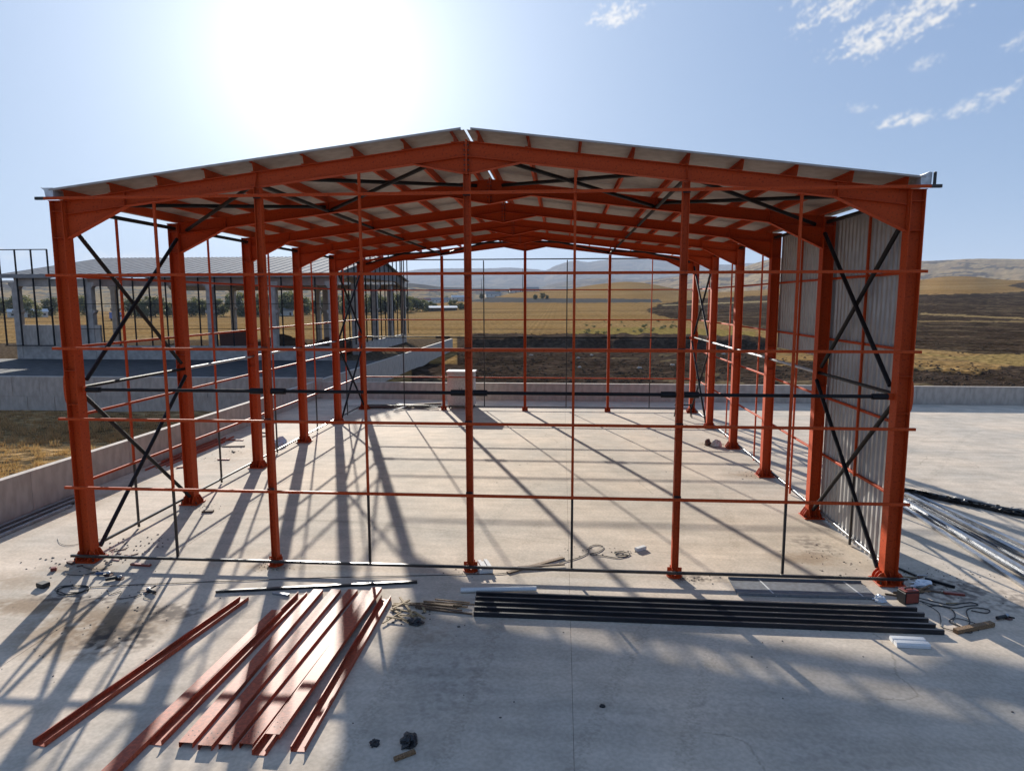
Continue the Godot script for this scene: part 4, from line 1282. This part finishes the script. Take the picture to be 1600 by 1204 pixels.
	one("steel_scrap", box(0.34, 0.05, 0.16), M.wood_dark, "dark wood piece inside the left side of the hall", "scrap", turned(Vector3(-9.0, 0.03, -4.0), 10))
	one("burnt_scrap", lump(0.11, 0.09, 0.17, 0.9, 94), M.film, "black burnt scrap on the bare slab in the foreground", "scrap", turned(Vector3(-0.04, 0.002, 6.55)))
	one("burnt_scrap", lump(0.07, 0.05, 0.07, 0.9, 95), M.film, "tiny black scrap left of the larger burnt scrap", "scrap", turned(Vector3(-0.56, 0.002, 6.62)))
	one("timber_offcut", box(0.33, 0.05, 0.06, 0.004), M.wood, "short brown timber offcut below the burnt scrap", "timber", turned(Vector3(-0.04, 0.03, 6.86), 36))
	one("pebble", lump(0.05, 0.03, 0.04, 0.5, 96), M.rubber, "dark pebble alone on the slab in the foreground", "pebble", turned(Vector3(2.94, 0.002, 5.41)))
	# black foil strip on the right
	var st := begin()
	var line := smooth_path([Vector3(14.2, 0.05, -7.9), Vector3(14.75, 0.07, -7.2), Vector3(15.2, 0.06, -6.75), Vector3(15.7, 0.08, -6.3), Vector3(16.2, 0.07, -5.7), Vector3(16.9, 0.07, -5.2), Vector3(17.8, 0.06, -4.6)], 8)
	tube(st, line, 0.11, 0.13, 7)
	for i in line.size() - 1:
		for k in 7:
			var j := Vector3(rng.randf_range(-0.12, 0.12), rng.randf_range(-0.03, 0.09), rng.randf_range(-0.18, 0.18))
			var w := rng.randf_range(0.06, 0.18)
			var p0 := line[i] + j
			var p1 := line[i + 1] + j + Vector3(rng.randf_range(-0.08, 0.08), rng.randf_range(-0.05, 0.06), rng.randf_range(-0.1, 0.1))
			p0.y = maxf(p0.y, 0.01)
			p1.y = maxf(p1.y, 0.01)
			var s := Vector3(rng.randf_range(-0.4, 0.4), rng.randf_range(0.0, 0.6), 1).normalized() * w
			var n := (p1 - p0).cross(s).normalized()
			quad(st, p0, p1, p1 + s, p0 + s, n)
	one("black_foil", st.commit(), M.film, "crumpled strip of black plastic foil beside the galvanised purlins", "foil")
	# right side column feet
	one("rubbish_bag", lump(0.24, 0.22, 0.2, 0.6, 97), M.cream, "pale stuffed plastic bag at the foot of a right column", "bag", turned(Vector3(9.35, 0.003, -14.9)))
	one("plastic_pail", lump(0.16, 0.2, 0.16, 0.5, 98), M.rust, "reddish crumpled sack beside the pale bag", "bag", turned(Vector3(9.02, 0.003, -15.1)))
	one("foil_bag", lump(0.4, 0.22, 0.3, 0.8, 99), M.clear_film, "crumpled clear plastic heap beside a left side column", "bag", turned(Vector3(-10.9, 0.003, -13.8)))
	var stand := thing("trestle", "small dark folding trestle standing by the far right column", "trestle", Vector3(9.2, 0, -22.6))
	part("beam", box(1.0, 0.07, 0.07), M.black, stand, turned(Vector3(0, 0.72, 0)))
	for sx in [-1, 1]:
		for sz in [-1, 1]:
			part("leg", extruded(rect(0.045, 0.045, 0.004), 0.76), M.black, stand, along(Vector3(sx * 0.46, 0.0, sz * 0.24), Vector3(sx * 0.4, 0.70, sz * 0.03)))
	# rear left heap of boards
	for k in 12:
		one("board", box(rng.randf_range(1.2, 3.2), 0.05, rng.randf_range(0.1, 0.25), 0.006), [M.wood_dark, M.rust, M.dark_steel, M.wood_dark][k % 4], "dark board in the heap by the rear left column", "board", turned(Vector3(rng.randf_range(-9.3, -6.2), 0.03 + 0.05 * (k % 4), rng.randf_range(-25.6, -24.7)), rng.randf_range(-18, 18), 0, rng.randf_range(-2, 2)), "boards heaped at the rear left")
	one("pale_lath", box(1.5, 0.04, 0.09), M.white, "pale lath sticking out of the heap of dark boards", "timber", turned(Vector3(-7.6, 0.13, -24.2), 60, 0, 4))
	# red pieces near the left wall
	for k in 7:
		one("scattered_bar", box(rng.randf_range(0.4, 1.3), 0.04, 0.07), M.wood_dark if k % 2 == 0 else M.red_channel, "short bar scattered on the slab between wall and left columns", "bar", turned(Vector3(rng.randf_range(-13.6, -11.4), 0.03, rng.randf_range(-16.5, -9.5)), rng.randf_range(-60, 40)), "bars scattered left of the hall")
	# chips and crumbs round the column feet: uncountable
	var mm := MultiMesh.new()
	mm.transform_format = MultiMesh.TRANSFORM_3D
	mm.mesh = lump(0.011, 0.007, 0.009, 0.7, 101, true, 4, 6)
	var spots := [[-10.0, 0.2, 1.4, 0.7], [5.35, 0.15, 0.5, 0.3], [0.0, 0.1, 0.5, 0.25], [-5.0, 0.15, 0.5, 0.25], [10.9, 0.1, 1.0, 0.8], [11.8, -0.6, 1.2, 0.7], [-9.4, -1.0, 1.0, 0.8], [9.2, -1.6, 1.0, 0.9], [9.7, -10.0, 1.0, 0.6], [-9.6, -4.5, 0.8, 0.5], [-12.5, -12.0, 1.2, 3.0], [3.4, -1.4, 1.2, 0.5], [-1.0, 2.4, 0.8, 0.6], [-8.0, 1.6, 2.4, 1.2], [9.4, -15.2, 0.8, 0.5], [2.0, -12.0, 8.0, 10.0], [2.0, 4.0, 9.0, 3.5], [-7.5, 3.6, 1.6, 1.6]]
	mm.instance_count = 760
	for i in 760:
		var s: Array = spots[i % spots.size()]
		var sc := rng.randf_range(0.4, 1.9) if i % 6 else rng.randf_range(1.5, 3.0)
		mm.set_instance_transform(i, Transform3D(Basis(Vector3.UP, rng.randf() * TAU).scaled(Vector3(sc * rng.randf_range(0.7, 1.8), sc, sc)), Vector3(s[0] + rng.randfn() * s[2] * 0.5, 0.001, s[1] + rng.randfn() * s[3] * 0.5)))
	var mi := MultiMeshInstance3D.new()
	mi.name = "rubble_crumbs"
	mi.multimesh = mm
	mi.material_override = M.rubble
	mi.set_meta("kind", "stuff")
	tag(mi, "dark crumbs and chips scattered over the slab", "rubble")
	add_child(mi)

# ---------------------------------------------------------------- trees, houses, ground cover
func tree_parts(sd: int, hgt: float, wid: float) -> Array:
	var g := RandomNumberGenerator.new()
	g.seed = sd
	var trunk := begin()
	tube(trunk, PackedVector3Array([Vector3(0, -0.5, 0), Vector3(0.1, hgt * 0.3, 0), Vector3(-0.05, hgt * 0.7, 0.1)]), hgt * 0.028, hgt * 0.012, 7)
	var crown := begin()
	var hubs := []
	for i in 20:
		var a := g.randf() * TAU
		var f := g.randf_range(0.0, 0.95)
		var rr := wid * 0.5 * sqrt(g.randf()) * (1.0 - 0.55 * absf(f - 0.4))
		hubs.append(Vector3(cos(a) * rr, hgt * (0.10 + 0.80 * f), sin(a) * rr))
	for i in 6:
		var hub: Vector3 = hubs[i]
		tube(trunk, PackedVector3Array([Vector3(0, hub.y * 0.45, 0), hub * Vector3(0.5, 0.75, 0.5), hub]), hgt * 0.012, hgt * 0.004, 5)
	for hub in hubs:
		var sz := g.randf_range(0.14, 0.24) * hgt
		for k in 90:
			var d := Vector3(g.randfn(), g.randfn() * 0.75, g.randfn()).normalized() * pow(g.randf(), 0.45) * sz
			var p: Vector3 = hub + d
			if p.y < hgt * 0.04:
				continue
			var u := Vector3(g.randfn(), g.randfn(), g.randfn()).normalized()
			var v := u.cross(Vector3(g.randfn(), g.randfn(), g.randfn())).normalized()
			var s := g.randf_range(0.025, 0.055) * hgt
			quad(crown, p - u * s, p + v * s * 0.7, p + u * s, p - v * s * 0.7, u.cross(v))
	return [trunk.commit(), crown.commit()]

func ground_y(az: float, r: float) -> float:
	var nz := FastNoiseLite.new()
	nz.seed = 61
	nz.frequency = 0.05
	return land_height(az, r, nz)

func countryside() -> void:
	rng.seed = 77
	var kinds := []
	for k in 4:
		kinds.append(tree_parts(200 + k, 10.0, [9.0, 8.0, 11.0, 6.5][k]))
	var leafs := [M.leaf, M.leaf_dark, M.leaf_pale]
	# azimuth, distance, height, kind, leaf
	var spots := []
	var a := -43.0
	while a < -13.5:
		var gap: bool = (a > -36.5 and a < -34.2)
		if not gap:
			spots.append([a + rng.randf_range(-0.2, 0.2), rng.randf_range(405, 470), rng.randf_range(7.0, 12.0) if a < -27 else rng.randf_range(9.0, 14.5), rng.randi() % 4, 1 if rng.randf() < 0.5 else 0])
		a += rng.randf_range(0.42, 0.8)
	for q in [[-13.4, 430, 9.5], [-12.9, 436, 10.0], [-12.4, 428, 9.0], [-11.9, 432, 8.0], [-11.4, 440, 6.5], [-10.9, 436, 6.0], [-9.3, 440, 7.0], [-8.7, 434, 5.5], [-8.35, 430, 4.5], [-24.6, 400, 13.0], [-24.0, 404, 12.0], [-25.4, 396, 11.0]]:
		spots.append([q[0], q[1], q[2], rng.randi() % 4, rng.randi() % 2])
	# far rows near the village and on the tan hill
	for q in [[-2.3, 560, 5.0], [-1.7, 566, 5.5], [-1.3, 562, 4.0], [-6.9, 905, 9.0], [-6.4, 900, 7.0], [-5.5, 905, 8.0], [-4.5, 900, 7.0], [-3.2, 905, 6.0], [-9.2, 905, 10.0], [-9.9, 900, 9.0]]:
		spots.append([q[0], q[1], q[2], rng.randi() % 4, 1])
	var text := ["green broad tree in the belt of trees beyond the yellow field", "dark green tree in the belt of trees beyond the yellow field", "pale green tree"]
	for s in spots:
		var p := polar(s[0], s[1], ground_y(s[0], s[1]) - 0.1)
		var far: bool = s[1] > 700
		var o := thing("field_tree", "small dark tree near the distant village" if far else text[s[4]], "tree", p, rng.randf() * TAU, "trees near the village" if far else "trees beyond the yellow field")
		o.scale = Vector3.ONE * s[2] / 10.0
		part("trunk", kinds[s[3]][0], M.bark, o)
		part("crown", kinds[s[3]][1], leafs[s[4]], o)
	# farm buildings and village houses
	var hs := [
		[-23.0, 420.0, 8.0, 5.0, 4.6, M.plaster, M.far_roof, "white gabled farmhouse among the trees"],
		[-40.2, 440.0, 17.0, 7.0, 4.6, M.plaster, M.white, "long low farm shed with pale roof at the field edge"],
		[-10.2, 424.0, 17.0, 8.0, 3.4, M.wood_dark, M.white, "open farm shed with bright white roof beside the trees"],
		[-33.0, 440.0, 8.0, 5.0, 4.0, M.plaster, M.far_roof, "small pale farmhouse left of the blue truck"],
		[-12.2, 880.0, 30.0, 12.0, 8.0, M.plaster, M.roof_tile, "wide village house with red tiled roof"],
		[-10.6, 890.0, 36.0, 12.0, 7.0, M.plaster, M.far_roof, "long grey roofed village barn next to the red roof"],
		[-8.6, 885.0, 26.0, 12.0, 8.0, M.cream, M.white, "pale village barn with white roof"],
		[-5.9, 890.0, 20.0, 10.0, 7.0, M.plaster, M.far_roof, "small plastered village house right of the barns"],
		[-4.0, 890.0, 16.0, 10.0, 6.0, M.cream, M.roof_tile, "small village house with reddish roof at the village end"],
		[-2.6, 895.0, 18.0, 10.0, 5.5, M.plaster, M.far_roof, "last grey roofed house at the edge of the village"]]
	for h in hs:
		var p := polar(h[0], h[1], ground_y(h[0], h[1]) - 0.3)
		var o := thing("farm_house", h[7], "house", p, -deg_to_rad(h[0]) + 0.12)
		var w: float = h[2]
		var d: float = h[3]
		var t: float = h[4]
		part("wall", box(w, t * 0.68, d, 0.02), h[5], o, turned(Vector3(0, t * 0.34, 0)))
		var rf := extruded(pts([-d / 2 - 0.5, 0, d / 2 + 0.5, 0, 0, t * 0.34]), w + 0.8)
		part("roof", rf, h[6], o, Transform3D(Basis(Vector3(0, 0, 1), Vector3.UP, Vector3(-1, 0, 0)), Vector3(w / 2 + 0.4, t * 0.68 + 0.01, 0)))
		var n := maxi(2, int(w / 4.5))
		for k in n:
			var door: bool = k == n / 2
			part("door" if door else "window", box(1.1 if door else 1.2, 2.0 if door else 1.1, 0.06, 0.01), M.wood_dark if door else M.window, o, turned(Vector3(lerpf(-w / 2 + 1.6, w / 2 - 1.6, k / float(n - 1)), 1.05 if door else t * 0.38, d / 2 + 0.035)))
	# blue lorry parked at the field edge
	var lp := polar(-34.9, 330.0, ground_y(-34.9, 330.0))
	var l := thing("blue_lorry", "small blue lorry with white cab parked at the field edge", "lorry", lp, -0.5)
	part("cargo_box", box(5.2, 2.6, 2.4, 0.05), M.blue_paint, l, turned(Vector3(-1.0, 2.2, 0)))
	part("cab", extruded(pts([0, 0.5, 2.2, 0.5, 2.2, 1.5, 1.7, 2.7, 0, 2.7]), 2.2), M.white, l, turned(Vector3(1.7, 0, -1.1)))
	part("windscreen", box(0.05, 1.0, 1.9, 0.01), M.window, l, turned(Vector3(3.7, 2.1, 0), 0, 0, 22))
	for x in [-2.6, 2.7]:
		for z in [-1.0, 1.0]:
			part("wheel", extruded(ring(0.48, 14), 0.3), M.rubber, l, along(Vector3(x, 0.48, z - 0.15), Vector3(x, 0.48, z + 1)))
	# lattice mast and poles near the village
	for q in [[-6.9, 880.0, 26.0, "tall thin mast rising behind the village roofs"], [-3.4, 870.0, 30.0, "slender pole standing right of the village"]]:
		var p := polar(q[0], q[1], ground_y(q[0], q[1]))
		var st := begin()
		tube(st, PackedVector3Array([Vector3.ZERO, Vector3(0, q[2], 0)]), 0.5, 0.2, 6)
		one("mast", st.commit(), M.dark_steel, q[3], "mast", Transform3D(Basis.IDENTITY, p))
	# dry grass tufts left of the boundary wall and along the banks
	var tuft := begin()
	var g := RandomNumberGenerator.new()
	g.seed = 5
	for k in 16:
		var t := g.randf() * TAU
		var b := Vector3(g.randf_range(-0.12, 0.12), 0, g.randf_range(-0.12, 0.12))
		var tip := b + Vector3(cos(t) * 0.14, g.randf_range(0.12, 0.3), sin(t) * 0.14)
		var s := Vector3(-sin(t), 0, cos(t)) * 0.014
		tri(tuft, b - s, b + s, tip, Vector3(cos(t), 0.3, sin(t)).normalized())
	scatter("dry_grass", "dry yellow grass on the ground left of the boundary wall", "grass", tuft.commit(), M.dry_grass, 5200, func(i: int) -> Transform3D:
		var p := Vector3(rng.randf_range(-44, -15.1), -1.02, rng.randf_range(-26.8, 2.0))
		return Transform3D(Basis(Vector3.UP, rng.randf() * TAU).scaled(Vector3(1, rng.randf_range(0.5, 1.2), 1) * rng.randf_range(0.7, 1.5)), p))
	var clod := lump(0.12, 0.07, 0.11, 0.6, 111, true, 4, 7)
	var nz := FastNoiseLite.new()
	nz.seed = 61
	nz.frequency = 0.05
	nz.fractal_octaves = 4
	scatter("earth_clods", "brown clods and stones on the rough ground behind the slab", "earth", clod, M.clod, 2600, func(i: int) -> Transform3D:
		var az := rng.randf_range(-9.0, 40.0)
		var r := 1.0 / lerpf(1.0 / 52.0, 1.0 / 150.0, rng.randf())
		if az > 17.0 and r > 98.0:
			r = rng.randf_range(105, 260)
		var y := land_height(az, r, nz)
		return Transform3D(Basis(Vector3.UP, rng.randf() * TAU).scaled(Vector3.ONE * rng.randf_range(0.5, 1.8)), polar(az, r, y - 0.02)))
	# a few pale blocks on the dug earth
	for k in 9:
		var az := rng.randf_range(-5.0, 14.0)
		var r := rng.randf_range(70, 104)
		one("rubble_block", lump(0.28, 0.14, 0.22, 0.6, 120 + k), M.concrete, "pale concrete lump on the dark earth behind the slab", "rubble", turned(polar(az, r, land_height(az, r, nz) + 0.05), rng.randf() * 90), "pale lumps on the dug earth")
	# low scrub on the field edge
	var shrub := tree_parts(300, 1.6, 2.6)
	for k in 34:
		var az := rng.randf_range(2.0, 10.5)
		var r := rng.randf_range(150, 215)
		var o := thing("field_shrub", "low grey green shrub on the edge of the yellow field", "shrub", polar(az, r, land_height(az, r, nz) - 0.05), rng.randf() * TAU, "shrubs on the field edge")
		o.scale = Vector3(1.0, 0.7, 1.0) * rng.randf_range(0.3, 0.65)
		part("stem", shrub[0], M.bark, o)
		part("foliage", shrub[1], M.leaf_pale if k % 2 else M.leaf, o)

func scatter(called: String, label: String, category: String, mesh: Mesh, m: Material, n: int, where: Callable) -> void:
	var mm := MultiMesh.new()
	mm.transform_format = MultiMesh.TRANSFORM_3D
	mm.mesh = mesh
	mm.instance_count = n
	for i in n:
		mm.set_instance_transform(i, where.call(i))
	var mi := MultiMeshInstance3D.new()
	mi.name = called
	mi.multimesh = mm
	mi.material_override = m
	mi.set_meta("kind", "stuff")
	tag(mi, label, category)
	add_child(mi)

func _ready() -> void:
	var cam := Camera3D.new()
	cam.name = "camera"
	cam.position = EYE
	cam.rotation_degrees = Vector3(-7.2786, 4.3085, -0.0902)
	cam.fov = 60.12
	cam.near = 0.1
	cam.far = 20000.0
	add_child(cam)
	cam.current = true
	var env := Environment.new()
	env.background_mode = Environment.BG_SKY
	env.sky = Sky.new()
	var pan := PanoramaSkyMaterial.new()
	pan.panorama = sky_texture()
	env.sky.sky_material = pan
	env.tonemap_mode = Environment.TONE_MAPPER_LINEAR
	env.tonemap_exposure = EXPOSURE
	env.fog_enabled = true
	env.fog_density = 0.00008
	env.fog_light_color = Color(0.80, 0.86, 0.95)
	env.sdfgi_enabled = true
	env.ssao_enabled = true
	env.ssil_enabled = true
	var we := WorldEnvironment.new()
	we.name = "world_environment"
	we.environment = env
	add_child(we)
	var sun := DirectionalLight3D.new()
	sun.name = "sun"
	sun.light_energy = 1.55
	sun.light_color = Color(1.0, 0.975, 0.93)
	sun.light_angular_distance = 0.55
	sun.shadow_enabled = true
	sun.rotation_degrees = Vector3(-SUN_EL, 180.0 - SUN_AZ, 0)
	add_child(sun)
	materials()
	slab()
	land()
	walls()
	concrete_hall()
	steel_hall()
	stock()
	countryside()
	loose_things()
